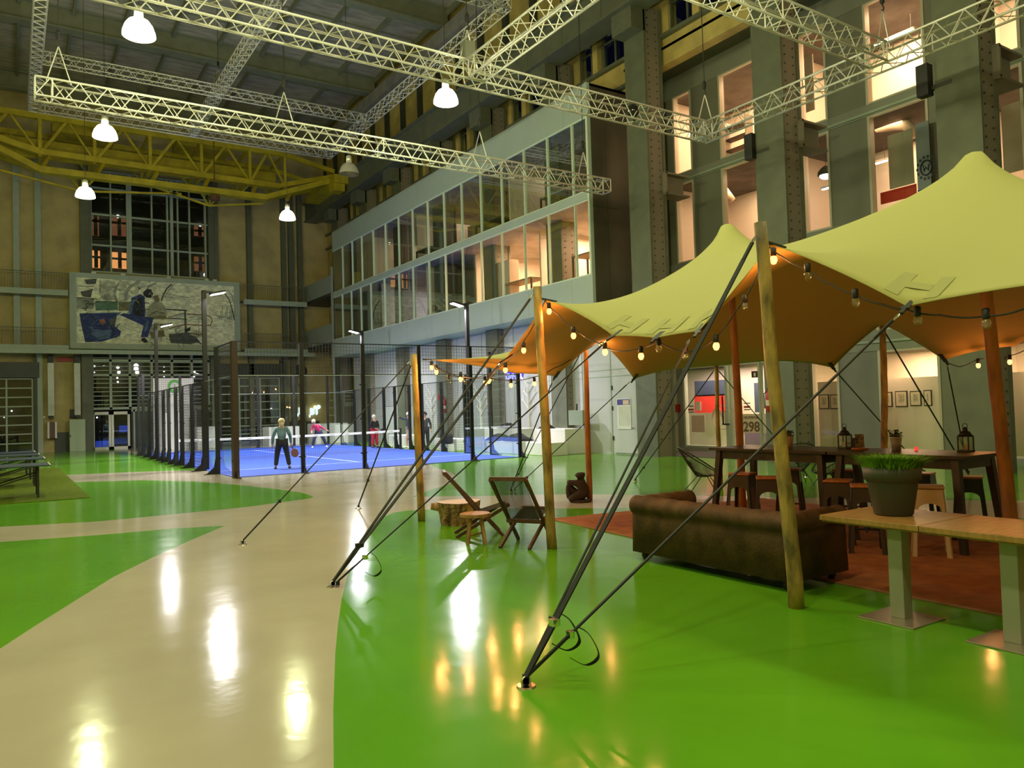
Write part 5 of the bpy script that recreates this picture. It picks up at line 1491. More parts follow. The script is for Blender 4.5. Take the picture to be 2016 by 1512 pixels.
# ---------------------------------------------------------------- painting on the back wall
def painting():
    t = thing('mural_painting', (7.9, 52.3, 6.1), 'wide framed painting of two seated people under arches on the back wall', 'painting')
    x0, x1, z0, z1 = 3.0, 12.83, 6.11, 10.68
    mb = MB(); mb.bb(x0, x1, 52.3, 52.8, z0, z0 + .34); mb.bb(x0, x1, 52.3, 52.8, z1 - .26, z1); mb.bb(x0, x0 + .36, 52.301, 52.8, z0 + .34, z1 - .26); mb.bb(x1 - .33, x1, 52.301, 52.8, z0 + .34, z1 - .26)
    mb.build('frame', M_steel_l, t)
    cols = dict(cream=(.84, .84, .62), grey=(.34, .36, .30), dgrey=(.10, .11, .10), ltgrey=(.58, .60, .46), blue=(.03, .05, .20), lblue=(.10, .16, .30), green=(.12, .22, .15), black=(.02, .025, .03),
                rust=(.22, .08, .05), skin=(.20, .16, .10), shirt=(.38, .38, .26), orange=(.45, .15, .05), olive=(.22, .20, .10))
    names = list(cols); ms = [mat('paint_' + n, c, .7, var=.35, scale=3.5, stretch=(1, 1, 2)) for n, c in cols.items()]
    W = 1890; Hh = 690  # drawing frame of the canvas, in zoomed pixels
    def P(u, v, d): # u: 160..1815, v: 150..850 top to bottom as seen, with perspective slant removed
        fx = (u - 160) / (1815 - 160); top = 145 + fx * 90; bot = 835 + fx * 22
        return V((3.36 + fx * 9.14, 52.42 - d, 10.42 - (v - top) / (bot - top) * 3.97))
    mb = MB(); mb.bb(3.36, 12.5, 52.43, 52.6, 6.45, 10.42)
    lay = [0.004]
    def poly(c, pts, w=None):
        lay[0] += .0006
        mb.add([P(u, v, lay[0]) for u, v in pts], [tuple(range(len(pts)))], names.index(c))
    def stroke(c, pts, w):
        lay[0] += .0006
        for (a, b), (c_, d) in zip(pts[:-1], pts[1:]):
            L = math.hypot(c_ - a, d - b) or 1; nx, ny = -(d - b) / L * w / 2, (c_ - a) / L * w / 2
            mb.add([P(a + nx, b + ny, lay[0]), P(c_ + nx, d + ny, lay[0]), P(c_ - nx, d - ny, lay[0]), P(a - nx, b - ny, lay[0])], [(0, 1, 2, 3)], names.index(c))
    # arches
    poly('ltgrey', [(390, 190), (540, 185), (545, 330), (500, 400), (430, 400), (385, 330)]); poly('grey', [(430, 320), (480, 310), (500, 370), (460, 392), (425, 370)])
    stroke('grey', [(600, 180), (545, 250), (530, 330), (560, 410)], 26); stroke('grey', [(395, 180), (390, 260), (385, 310)], 16)
    poly('ltgrey', [(580, 185), (660, 190), (650, 290), (690, 330), (660, 400), (575, 400)])
    stroke('grey', [(790, 200), (700, 230), (650, 300), (640, 390)], 34); stroke('ltgrey', [(860, 200), (770, 250), (740, 330)], 50); stroke('grey', [(960, 205), (880, 235), (850, 300)], 26)
    stroke('dgrey', [(1120, 215), (1070, 260), (1030, 330), (1010, 390)], 16); stroke('grey', [(1145, 220), (1090, 275), (1050, 350)], 10)
    poly('dgrey', [(240, 175), (360, 160), (350, 215), (260, 220)]); stroke('grey', [(170, 240), (330, 245)], 10)
    poly('dgrey', [(200, 300), (290, 280), (320, 265), (300, 360), (220, 350)]); poly('grey', [(165, 360), (330, 370), (325, 480), (165, 480)]); stroke('dgrey', [(165, 362), (335, 372)], 10)
    poly('green', [(340, 400), (560, 405), (565, 490), (345, 495)]); poly('olive', [(570, 400), (700, 400), (690, 490), (570, 500)]); stroke('black', [(345, 400), (565, 405)], 8)
    # blue block
    poly('lblue', [(190, 525), (600, 512), (560, 545), (270, 540), (200, 545)])
    poly('blue', [(190, 535), (555, 520), (530, 660), (590, 710), (580, 760), (400, 820), (240, 825), (205, 640)])
    poly('lblue', [(420, 700), (500, 690), (480, 780), (380, 800), (300, 740), (320, 690)]); poly('dgrey', [(470, 590), (540, 560), (525, 650), (480, 660)])
    poly('orange', [(380, 590), (425, 580), (440, 620), (410, 645), (385, 630)])
    # people
    poly('black', [(820, 300), (860, 265), (905, 270), (925, 320), (900, 360), (850, 355), (825, 330)])
    poly('blue', [(700, 360), (790, 320), (835, 345), (840, 540), (830, 590), (680, 580), (665, 560), (690, 480)]); poly('black', [(740, 380), (810, 350), (820, 560), (720, 560), (710, 470)])
    poly('lblue', [(690, 400), (730, 370), (700, 520), (668, 560)])
    poly('skin', [(925, 345), (970, 330), (990, 370), (985, 420), (940, 410)]); poly('shirt', [(880, 440), (930, 400), (1010, 400), (1060, 470), (1065, 530), (1030, 590), (850, 550)])
    stroke('skin', [(880, 540), (950, 500), (1040, 520)], 14); poly('olive', [(840, 555), (1060, 540), (1060, 580), (860, 585)])
    poly('blue', [(830, 560), (925, 565), (905, 640), (860, 770), (790, 770), (820, 650), (690, 590), (580, 540), (620, 520)])
    poly('lblue', [(850, 600), (880, 610), (850, 700), (820, 720)]); poly('black', [(800, 780), (830, 775), (868, 820), (820, 832), (795, 805)])
    # railings
    stroke('black', [(1060, 478), (1280, 490)], 12); stroke('dgrey', [(1260, 490), (1265, 720), (1255, 800)], 22); stroke('dgrey', [(1080, 560), (1250, 520)], 8); stroke('dgrey', [(1060, 570), (1280, 580)], 10)
    stroke('rust', [(1280, 525), (1500, 540), (1540, 555), (1560, 590), (1540, 640), (1490, 648), (1270, 635), (1150, 660), (1090, 680)], 9)
    stroke('grey', [(1290, 570), (1350, 548), (1440, 560), (1440, 582), (1340, 580), (1280, 605)], 6); stroke('grey', [(1408, 550), (1408, 720)], 7)
    poly('dgrey', [(1080, 740), (1250, 720), (1300, 740), (1370, 760), (1440, 840), (1380, 820), (1320, 840), (1100, 830)]); poly('black', [(1250, 690), (1320, 660), (1310, 700), (1260, 720)])
    stroke('dgrey', [(1280, 725), (1430, 740)], 10); poly('olive', [(880, 720), (1030, 690), (1040, 760), (900, 790)])
    for k in range(9): stroke('dgrey', [(1640 + k * 18, 540 - (k % 3) * 50), (1638 + k * 18, 570)], 5)
    stroke('grey', [(1560, 535), (1700, 560), (1800, 590)], 8); stroke('black', [(1690, 290), (1760, 380), (1800, 520), (1808, 590)], 9); stroke('grey', [(1740, 270), (1790, 330), (1810, 420)], 8)
    stroke('grey', [(1000, 300), (1460, 300)], 2); stroke('grey', [(1040, 350), (1370, 380)], 3); stroke('dgrey', [(1200, 348), (1300, 352)], 6); stroke('grey', [(1540, 330), (1800, 350)], 5); stroke('grey', [(1520, 380), (1780, 400)], 4)
    rnd = random.Random(12)
    for (u0, u1, v0, v1, cl, n_, ln, w_) in ((380, 1100, 190, 400, 'grey', 26, 60, 7), (165, 330, 370, 480, 'dgrey', 10, 50, 8), (340, 700, 410, 490, 'green', 10, 60, 7), (220, 560, 540, 810, 'lblue', 22, 60, 8), (220, 560, 540, 810, 'black', 14, 50, 7),
                                              (690, 830, 360, 580, 'lblue', 12, 45, 6), (690, 830, 360, 580, 'black', 10, 60, 7), (1040, 1400, 690, 840, 'dgrey', 34, 70, 5), (860, 1040, 650, 830, 'rust', 8, 60, 3), (860, 1040, 650, 830, 'olive', 14, 60, 6), (580, 1000, 640, 830, 'ltgrey', 10, 80, 4), (1650, 1800, 480, 590, 'dgrey', 10, 40, 3), (790, 920, 580, 760, 'lblue', 10, 50, 6)):
        for k in range(n_):
            a = rnd.uniform(u0, u1); b = rnd.uniform(v0, v1); q = rnd.uniform(-1.6, 1.6); stroke(cl, [(a, b), (a + math.cos(q) * ln * .5, b + math.sin(q) * ln * .5), (a + math.cos(q + .5) * ln, b + math.sin(q + .5) * ln)], w_ * rnd.uniform(.5, 1.3))
    mb.build('canvas', ms, t)
    for x in (4.3, 5.9, 8.5, 10.8, 11.3): MB().box((x, 52.5, 10.74), (.25, .15, .12)).build('picture_light', M_white, t)
painting()

# night neighbour building with lit windows
def neighbour():
    t = thing('neighbour_building', (8, 62, 0), 'dark building across the street with a few orange lit windows', 'building')
    MB().bb(-14, 26, 62, 63, 0, 26).build('wall', mat('night_wall', (.05, .05, .055), .8, var=.3, scale=2), t)
    def lit(px0, py0, px1, py1, m, nm='lit_window'):
        a = PY(px0, py0, 61.95); b = PY(px1, py1, 61.95)
        f = MB().bb(a.x, b.x, 61.9, 61.97, b.z, a.z).build(nm, m, t)
        mb = MB(); xm = (a.x + b.x) / 2; mb.bb(xm - .12, xm + .12, 61.82, 61.9, b.z, a.z); mb.bb(a.x, b.x, 61.82, 61.9, a.z - .55, a.z - .4); mb.build('mullion', M_dark, f)
    br = glow('lit_curtain', (1.0, .38, .12), 1.1); dm = glow('dim_curtain', (1.0, .36, .18), .16)
    lit(181, 493, 197, 528, br); lit(217, 496, 254, 530, br); lit(181, 422, 195, 465, dm); lit(217, 425, 252, 466, dm); lit(382, 442, 404, 466, dm); lit(382, 505, 406, 535, dm)
    mb = MB()
    for px, py, r_ in ((232, 426, .22), (394, 443, .2), (405, 541, .3), (186, 721, .12), (186, 733, .08), (232, 723, .2), (234, 733, .2), (268, 720, .3), (268, 726, .3), (270, 733, .25), (231, 744, .12), (232, 752, .12), (323, 722, .1), (323, 731, .1), (323, 741, .1), (383, 732, .14), (382, 741, .14), (23, 809, .1), (8, 822, .06), (534, 805, .13), (191, 822, .1)):
        p = PY(px, py, 61.8); mb.ball(p, r_ * .55, 8)
    mb.build('window_lamp', glow('street_lamp', (1, .93, .8), 5), t)
    MB().bb(PY(235, 860, 61.8).x, PY(255, 860, 61.8).x, 61.7, 61.8, PY(235, 851, 61.8).z, PY(235, 838, 61.8).z).build('lit_screen', glow('blue_screen', (.05, .1, .7), .5), t)
    MB().bb(PY(188, 870, 61.8).x, PY(216, 870, 61.8).x, 61.7, 61.8, PY(200, 880, 61.8).z, PY(200, 868, 61.8).z).build('lit_screen', glow('blue_screen', (.05, .1, .7), .5), t)
neighbour()

# things along the back wall
def duct(px, top, label):
    x = PY(px, 770, 52.4).x; t = thing('wall_duct', (x, 52.6, 2.2), label, 'duct')
    MB().bb(x - .15, x + .17, 52.42, 52.8, 2.15, 5.25).build('casing', mat('galvanised', (.42, .43, .42), .4, metal=.2, var=.1, scale=3), t)
    MB().bb(x - .14, x + .16, 52.45, 52.9, 5.25, 5.74).build('top_neck', M_dark, t)
    mb = MB(); mb.tube([(x - .08, 52.6, 2.15), (x - .06, 52.6, 1.98)], .03, 6); mb.tube([(x + .08, 52.6, 2.15), (x + .1, 52.6, 1.98)], .03, 6); mb.bb(x - .12, x + .14, 52.5, 52.8, 2.0, 2.16); mb.build('cable_outlet', M_dark, t)
duct(100, 713, 'tall galvanised wall duct above the little display cabinet'); duct(152, 715, 'tall galvanised wall duct above the pale steel cupboard')
a = PY(137, 826, 52.0); b = PY(169, 889, 52.0)
t = thing('steel_cupboard', (a.x, 52.3, 0), 'pale green steel cupboard beside the entrance doors', 'cupboard')
MB().bb(a.x, b.x, 52.1, 52.7, 0, a.z).build('body', mat('pale_green_paint', (.40, .48, .34), .5), t, bevel=.01)
MB().bb(a.x + .02, a.x + .06, 52.07, 52.1, .85, 1.0).build('handle', M_dark, t)
t = thing('display_cabinet', (2.04, 52.7, .85), 'small dark display cabinet between two white side panels on the wall', 'cabinet')
MB().bb(1.93, 2.19, 52.5, 52.99, .84, 1.78).build('case', mat('dark_red_case', (.10, .03, .03), .4), t)
for x in (1.82, 2.2): MB().bb(x, x + .1, 52.45, 52.99, .82, 1.78).build('side_panel', M_white, t)
mb = MB()
for x, z in ((2.14, 1.7), (2.0, 1.62), (2.04, 1.5), (2.1, 1.38), (2.12, 1.36)): mb.box((x, 52.54, z), (.05, .02, .05))
mb.build('indicator', glow('indicator_red', (1, .3, .25), 2.5), t)
tag(MB().bb(3.0, 3.25, 52.7, 53, 2.0, 2.5).build('control_box', M_dark, bevel=.02), 'black control box on the ochre wall next to the second duct', 'box')
tag(MB().bb(2.35, 3.15, 52.85, 53.0, 5.36, 5.6).build('red_sign', mat('red_sign_paint', (.35, .02, .015), .5)), 'narrow red sign high on the wall between the two ducts', 'sign')
tag(MB().bb(1.6, 1.74, 52.9, 53, 2.0, 2.14).build('wall_plate', M_white), 'small white plate on the wall beside the near roller door', 'plate')
x = PY(595, 730, 52.5)
t = thing('wall_fan', (x.x, 52.7, x.z - .4), 'round dark ventilator high on the wall next to the far roller door', 'fan')
MB().lathe([(.42, 0), (.46, .05), (.46, .15), (.36, .18), (.36, .06), (0, .05)], (x.x, 53, x.z), 28, rot=Matrix.Rotation(R(90), 3, 'X')).build('housing', M_dark, t, smooth=True)
mb = MB()
for k in range(6): mb.bar((x.x, 52.88, x.z), (x.x + .34 * math.cos(k), 52.88, x.z + .34 * math.sin(k)), .12, .01, up=(0, 1, 0))
mb.build('blades', M_steel_d, t)
# lit white sign seen through the court glass
def wsign():
    t = thing('lit_sign', PY(608, 815, 52.3), 'bright bluish white lit sign of block letters near the far wall corner', 'sign')
    def q(px, py): return PY(570 + px / 25.2, 780 + py / 25.2, 52.88)
    g = glow('sign_white', (.80, .95, 1.0), 1.3)
    def blk(pts, nm='letter', m=g): MB().prism([q(*p) for p in pts], (0, 0, 0), (0, .12, 0)).build(nm, m, t)
    blk([(470, 560), (540, 560), (540, 900), (480, 900)]); blk([(600, 560), (670, 560), (670, 905), (600, 905)]); blk([(540, 560), (600, 560), (600, 660), (540, 660)]); blk([(540, 770), (600, 770), (600, 905), (540, 905)])
    blk([(710, 560), (795, 470), (800, 880), (760, 910), (710, 890)])
    blk([(1035, 590), (1130, 580), (1130, 940), (1040, 935)]); blk([(1160, 600), (1250, 600), (1255, 880), (1160, 935)]); blk([(1130, 590), (1160, 590), (1160, 720), (1130, 720)]); blk([(1130, 830), (1160, 830), (1160, 935), (1130, 935)])
    blk([(1310, 590), (1400, 580), (1415, 860), (1370, 930), (1320, 900)])
    MB().ball(q(1440, 535), .16, 12).build('letter', g, t); MB().ball(q(1270, 550), .12, 12).build('letter', glow('sign_yellow', (1, .95, .4), 2.5), t)
    MB().ball(q(410, 930), .1, 10, (.6, 1, 1.2)).build('letter', g, t); MB().ball(q(1005, 985), .1, 10, (.6, 1, 1.2)).build('letter', g, t)
wsign()
# white information booth wall behind the court
t = thing('information_wall', (7.8, 47.2, 0), 'tall white partition with green ring and letter i behind the court', 'partition')
MB().bb(6.72, 8.86, 47.0, 47.3, 0, 4.06).build('panel', mat('booth_white', (.72, .68, .66), .5), t)
c = V((7.85, 46.98, 3.60)); mb = MB()
n = 36
for i in range(n):
    a0 = 2 * math.pi * i / n; a1 = 2 * math.pi * (i + 1) / n; vs = []
    for a, r_ in ((a0, .23), (a1, .23), (a1, .38), (a0, .38)): vs.append(c + V((r_ * math.cos(a), 0, r_ * math.sin(a))))
    mb.add(vs, [(0, 1, 2, 3)])
mb.build('ring_logo', mat('ring_green', (.10, .42, .06), .5), t, solid=.02)
mb = MB(); mb.bb(7.835, 7.865, 46.95, 46.99, 3.5, 3.66); mb.bb(7.835, 7.865, 46.95, 46.99, 3.70, 3.74); mb.build('letter_i', mat('ring_green_dark', (.05, .2, .04), .5), t)
tag(MB().bb(8.9, 9.9, 46.4, 47.2, 0, 1.25).build('white_counter', M_block, bevel=.02), 'low white counter beside the information wall', 'counter')
tag(MB().bar(V((PY(373, 860, 46.6).x, 46.6, 0)), PY(373, 822, 46.6), .04).build('shower_post', M_steel_d), 'thin dark post with a lamp in front of the information wall', 'post')

# table tennis corner
M_pp = mat('slate_table', (0.045, 0.06, 0.075), .7, spec=.15)
tag(MB().bb(-9, 1.55, 20.45, 34.6, 0, .015).build('green_carpet', mat('moss_carpet', (.085, .12, .006), 1.0, spec=.1, var=.2, scale=6, bump=.4, bscale=150)), 'moss green carpet under the table tennis tables', 'carpet')
def pingpong(label):
    t = thing('table_tennis_table', (0, 0, 0), label, 'table')
    for x0, x1 in ((-2.74, -1.40), (-1.34, 0)):
        mb = MB(); mb.bb(x0, x1, 0, 1.525, .74, .765); mb.bb(x1 - .02 if x1 == 0 else x0, x1 if x1 == 0 else x0 + .02, 0, 1.525, .765, .767, 1)
        mb.build('table_half', [M_pp, M_white], t)
    for x in (-.26, -2.45):
        for y in (.25, 1.27): MB().bb(x - .025, x + .025, y - .025, y + .025, 0, .74).build('leg', M_dark, t)
    for y in (.3, 1.22):
        mb = MB(); mb.bar((-.26, y, .55), (-1.2, y, .28), .03); mb.bar((-1.1, y, .74), (-1.42, y, .12), .04); mb.bar((-2.45, y, .55), (-1.5, y, .28), .03); mb.bar((-1.65, y, .74), (-1.3, y, .12), .04)
        mb.build('brace', M_dark, t)
        for x in (-1.42, -1.28): MB().lathe([(.07, -.025), (.09, -.02), (.09, .02), (.07, .025)], (x, y, .09), 14, rot=Matrix.Rotation(R(90), 3, 'X')).build('wheel', M_dark, t)
    return t
pp = pingpong('dark table tennis table at the near edge of the moss green carpet'); pp.location = (.80, 21.2, .015)
for y, x, lb in ((25.1, .82, 'second dark table tennis table from the near carpet edge'), (28.2, .78, 'third dark table tennis table from the near carpet edge'), (31.0, .72, 'dark table tennis table farthest back on the carpet')):
    d_ = dup(pp, label=lb); d_.location = (x, y, .015)

# ---------------------------------------------------------------- things on and behind the near facade
XF = 21.2
tag(MB().bb(18.9, 21.1, 14.9, 20.4, 0, .012).build('door_mat', mat('dark_mat', (.05, .042, .045), .9)), 'dark entrance mat before the glass door', 'mat')
def text(body, loc, size, m, rot, parent, name, ext=.003, w=None, off=0):
    cu = bpy.data.curves.new(name, 'FONT'); cu.body = body; cu.size = size; cu.extrude = ext; cu.align_x = 'LEFT'; cu.offset = off
    o = bpy.data.objects.new(name, cu); COL.objects.link(o)
    dg = bpy.context.evaluated_depsgraph_get(); dg.update(); me = bpy.data.meshes.new_from_object(o.evaluated_get(dg))
    bpy.data.objects.remove(o); me.materials.clear(); me.materials.append(m)
    n = bpy.data.objects.new(name, me); COL.objects.link(n); n.rotation_euler = rot
    if w: n.scale = (w, 1, 1)
    if parent is not None:
        n.parent = parent; n.location = V(loc) - parent.location
    else: n.location = loc
    return n
FR = (R(90), 0, R(-90))      # text facing the hall (towards -X), reading in the -Y direction
# window lettering on the entrance glass
t = thing('window_sign', (XF - .02, 17.6, .9), 'frosted band with the number 298 on the entrance glass', 'sign')
a = PX(1460, 815, XF - .03); b = PX(1500, 853, XF - .03)
MB().bb(XF - .025, XF - .015, b.y - .4, a.y, b.z, a.z).build('frosted_band', mat('frost_white', (.62, .50, .42), .7), t)
a = PX(1463.5, 849, XF - .03); text('298', a, .47, mat('number_brown', (.16, .09, .05), .6), FR, t, 'number', .002, 1.0, .012)
a = PX(1463.5, 824.5, XF - .03); text('HELPERPAR', a, .125, mat('number_brown', (.16, .09, .05), .6), FR, t, 'heading', .002, 1.0, .003)
t = thing('door_emblem', (XF - .05, 19.2, .9), 'pale circle emblem with an upright bar on the glass door', 'emblem')
fm = mat('emblem_pale', (.55, .42, .36), .7)
c = PX(1420, 822, XF - .03); pts = [c + V((0, .42 * math.cos(a), .42 * math.sin(a))) for a in [2 * math.pi * i / 40 for i in range(40)]]
MB().tube(pts, .018, 6, closed=True).build('circle', fm, t)
mb = MB(); q = PX(1429, 822, XF - .03); mb.bb(XF - .035, XF - .03, q.y - .06, q.y + .06, q.z - .28, q.z + .25); mb.bb(XF - .035, XF - .03, q.y - .015, q.y + .015, q.z + .25, q.z + 1.0)
mb.prism([PX(1402, 826, XF - .03), PX(1411, 806, XF - .03), PX(1424, 826, XF - .03), PX(1424, 818, XF - .03), PX(1412, 796, XF - .03), PX(1402, 816, XF - .03)], (0, 0, 0), (-.005, 0, 0)); mb.build('bar', fm, t)
t = thing('door_notice', (XF - .03, 20.2, 1.5), 'frosted square notice area low on the glass door, door handle side', 'notice')
a = PX(1361, 818, XF - .03); b = PX(1388, 851, XF - .03); MB().bb(XF - .03, XF - .02, b.y, a.y, b.z, a.z).build('frosted_band', fm, t)
def sheet(px0, py0, px1, py1, X, name, m, label, cat, th=.02):
    a = PX(px0, py0, X); b = PX(px1, py1, X)
    return tag(MB().bb(X - th, X, b.y, a.y, min(a.z, b.z), max(a.z, b.z)).build(name, m), label, cat)
sheet(1370, 791, 1380, 808, XF - .03, 'notice_sheet', M_white, 'white paper notice taped inside the entrance door', 'notice')
def flag(px0, px1, py, X, label):
    a = PX(px0, py, X); b = PX(px1, py, X); t = thing('striped_sticker', (X, (a.y + b.y) / 2, a.z - .3), label, 'sticker'); 
    for k, (m, h) in enumerate(((M_dark, .035), (mat('sticker_red', (.35, .03, .03), .5), .07), (M_dark, .035))):
        z = a.z - k * .11; MB().bb(X - .02, X, b.y, a.y, z - h, z).build('stripe', m, t)
flag(1355, 1366, 799, XF - .03, 'dark and red striped sticker on the glass beside the door frame'); flag(1465, 1477, 793, XF - .03, 'dark and red striped sticker above the number band')
# foyer behind the glass: colour panel wall, reception desk
t = thing('foyer_wall', (23.6, 18.6, 0), 'foyer wall panel painted dark blue above bright red behind the entrance', 'wall panel')
def fp(px0, py0, px1, py1, m, nm, X=23.6):
    a = PX(px0, py0, X); b = PX(px1, py1, X); MB().bb(X, X + .06, b.y, a.y, b.z, a.z).build(nm, m, t)
fp(1367, 751, 1445, 778, mat('panel_navy', (.03, .045, .09), .6), 'blue_panel'); fp(1367, 778, 1445, 812, mat('panel_red', (.62, .03, .02), .5), 'red_panel')
fp(1496 - 12, 754, 1500, 812, mat('panel_navy', (.03, .045, .09), .6), 'blue_panel')
MB().bb(22.6, 23.0, 16.6, 19.0, 0, 1.02).build('desk', mat('violet_desk', (.28, .18, .42), .5), thing('reception_desk', (22.8, 17.8, 0), 'violet lit reception desk low behind the entrance glass', 'desk'))
def pic(px0, py0, px1, py1, X, label):
    a = PX(px0, py0, X); b = PX(px1, py1, X); t = thing('framed_print', (X, (a.y + b.y) / 2, b.z), label, 'picture')
    MB().bb(X - .03, X, b.y, a.y, b.z, a.z).build('frame', M_dark, t)
    MB().bb(X - .035, X - .028, b.y + .025, a.y - .025, b.z + .03, a.z - .03).build('mat_board', mat('print_paper', (.72, .62, .50), .6), t)
    MB().bb(X - .037, X - .034, b.y + .09, a.y - .09, b.z + .12, a.z - .09).build('print', mat('print_ink', (.5, .47, .38), .6, var=.5, scale=14), t)
XR = 22.3
pic(1613, 777, 1633, 805, XR, 'framed document behind the narrow ground window'); pic(1635, 777, 1655, 805, XR, 'framed small print behind the narrow ground window, beside the panel')
pic(1740, 772, 1758, 801, XR, 'framed print just behind the leaning yellow pole'); pic(1763, 770, 1788, 801, XR, 'framed print with landscape centre in the wide ground window')
pic(1792, 770, 1815, 799, XR, 'framed pale certificate in the wide ground window'); pic(1819, 768, 1836, 799, XR, 'framed print at the edge of the wide ground window, cut by the frame')
# posters, extinguishers and small boxes
def poster():
    a = PX(1214, 785, 18.55); b = PX(1243, 845, 18.55)
    t = thing('wall_poster', (18.55, (a.y + b.y) / 2, b.z), 'white poster with dark blue header on the grey door', 'poster')
    MB().bb(18.545, 18.57, b.y, a.y, b.z, a.z).build('sheet', mat('poster_paper', (.62, .62, .58), .6), t)
    h = a.z - b.z; MB().bb(18.54, 18.546, b.y + .03, a.y - .03, a.z - .21 * h, a.z - .03).build('header', mat('poster_blue', (.06, .05, .25), .5), t)
    MB().bb(18.535, 18.541, b.y + .08, b.y + .08 + (a.y - b.y) * .42, a.z - .2 * h, a.z - .06).build('logo_box', mat('poster_logo', (.6, .42, .3), .5), t)
    mb = MB()
    for k in range(9): y = b.y + .06 + k * (a.y - b.y - .12) / 9; mb.bb(18.54, 18.546, y, y + .02, b.z + .12, a.z - .25 * h)
    mb.build('text_columns', mat('poster_grey', (.45, .45, .42), .6), t)
poster()
def extinguisher(p, label, s=1.0):
    t = thing('fire_extinguisher', p, label, 'fire extinguisher'); red = mat('signal_red', (.35, .015, .012), .35)
    MB().lathe([(.07 * s, 0), (.085 * s, .02), (.085 * s, .48 * s), (.05 * s, .56 * s), (.025 * s, .60 * s)], p, 18).build('cylinder', red, t, smooth=True)
    mb = MB(); mb.box(p + V((0, 0, .63 * s)), (.05, .1 * s, .05)); mb.tube([p + V((0, 0, .62 * s)), p + V((-.05, .12 * s, .5 * s)), p + V((-.05, .11 * s, .1))], .014, 6); mb.build('valve', M_dark, t)
    MB().lathe([(.087 * s, .18), (.087 * s, .34)], p, 18).build('instruction_label', mat('label_paper', (.6, .5, .45), .6), t)
p = PX(1516, 812, 18.75); p.x = 18.80; p = PX(1515, 811, 18.15); extinguisher(p, 'red fire extinguisher mounted on the dark green column by the entrance', 1.05)
p = PX(874, 812, 18.15); extinguisher(p, 'red fire extinguisher on the column behind the court, under its small sign', 1.2)
sheet(863, 778, 869, 786, 18.2, 'fire_sign', mat('signal_red', (.35, .015, .012), .35), 'small red fire sign on the column behind the court', 'sign')
sheet(1480, 731, 1492, 743, XF - .04, 'extinguisher_sign', mat('maroon_sign', (.07, .01, .01), .5), 'dark red sign with a white bottle symbol high on the entrance glass', 'sign')
sheet(1484, 734, 1488, 741, XF - .07, 'bottle_symbol', M_white, 'white bottle symbol on the dark red sign', 'symbol', .008)
a = PX(1122, 808, 18.1); t = thing('junction_box', (18.1, a.y, .9), 'grey green electric box on the column behind the thin orange pole', 'box')
b = PX(1151, 837, 18.1); MB().bb(18.02, 18.26, b.y, a.y, b.z, a.z).build('case', mat('box_green', (.20, .24, .18), .5), t, bevel=.01)
MB().tube([(18.1, (a.y + b.y) / 2, a.z), (18.1, (a.y + b.y) / 2, a.z + .25)], .03, 8).build('conduit', M_dark, t)
tag(MB().bb(18.53, 18.57, 20.25, 20.4, 1.6, 1.85).build('door_label', mat('door_label', (.5, .5, .4), .5)), 'small cream plate at the edge of the grey door', 'plate')
sheet(727, 796, 735, 803, 18.55, 'exit_sign', glow('exit_green', (.55, .9, .1), 1.5), 'tiny green lit exit sign under the glass box', 'sign')
a = PX(1333, 796, XF - .05); tag(MB().bb(XF - .12, XF, a.y - .12, a.y + .03, a.z - .3, a.z).build('alarm_box', mat('signal_red', (.35, .015, .012), .35)), 'small red alarm box on the frame beside the glass entrance', 'box')
# banner and office contents in the upper windows
def banner(px0, py0, px1, py1, label, emblem=True):
    X = 20.9; a = PX(px0, py0, X); b = PX(px1, py1, X); t = thing('hanging_banner', (X, (a.y + b.y) / 2, b.z), label, 'banner')
    MB().bb(X, X + .02, b.y, a.y, b.z, a.z).build('cloth', mat('banner_grey', (.20, .23, .27), .7), t)
    if emblem:
        c = PX(1823, 330, X - .02); nv = mat('emblem_navy', (.01, .02, .05), .5)
        MB().tube([c + V((0, .15 * math.cos(q), .2 * math.sin(q))) for q in [2 * math.pi * i / 28 for i in range(28)]], .022, 6, closed=True).build('emblem_ring', nv, t)
        rg = [c + V((0, .24 * math.cos(q), .30 * math.sin(q))) for q in [2 * math.pi * i / 14 for i in range(14)]]
        mb = MB(); [mb.box(q, (.01, .05, .07)) for q in rg]; mb.build('emblem_letters', nv, t)
        MB().tube([c + V((0, .08, .09)), c + V((0, .05, -.09)), c + V((0, 0, .02)), c + V((0, -.05, -.09)), c + V((0, -.08, .09))], .016, 6).build('emblem_letter_w', nv, t)
        MB().bb(X - .01, X + .03, b.y, a.y, b.z - .25, b.z).build('blue_hem', mat('hem_blue', (.02, .05, .2), .6), t)
banner(1801, 245, 1834, 368, 'grey hanging banner with a round navy club emblem in front of the facade')
t = thing('red_banner', (22.0, 12, 6.9), 'red band in the window behind the banner', 'banner'); a = PX(1733, 380, 22.0); b = PX(1805, 400, 22.0)
MB().bb(22.0, 22.03, b.y, a.y, a.z - .35, a.z).build('cloth', mat('banner_red', (.45, .03, .01), .6), t)
def tube_light(x, y0, y1, z, label, s=9, ax='y'):
    t = thing('tube_light', (x, (y0 + y1) / 2, z), label, 'lamp')
    MB().bb(x - .05, x + .05, y0, y1, z, z + .07).build('housing', M_white, t)
    MB().bb(x - .035, x + .035, y0 + .02, y1 - .02, z - .03, z).build('diffuser', glow('tube_glow', (1, .86, .72), s), t)
    MB().tube([(x, y0 + .1, z + .07), (x, y0 + .1, z + .5)], .006, 4).build('hanger', M_cable, t)
def tl(px0, py0, px1, py1, X, label, s=9):
    a = PX(px0, py0, X); b = PX(px1, py1, X); tube_light(X, b.y, a.y, (a.z + b.z) / 2, label, s)
tl(1722, 92, 1800, 56, 22.6, 'bright tube light in the top wide window by the truss junction', 16)
tl(1330, 262, 1362, 272, 22.4, 'bright tube light low in the top narrow window behind the truss corner', 9)
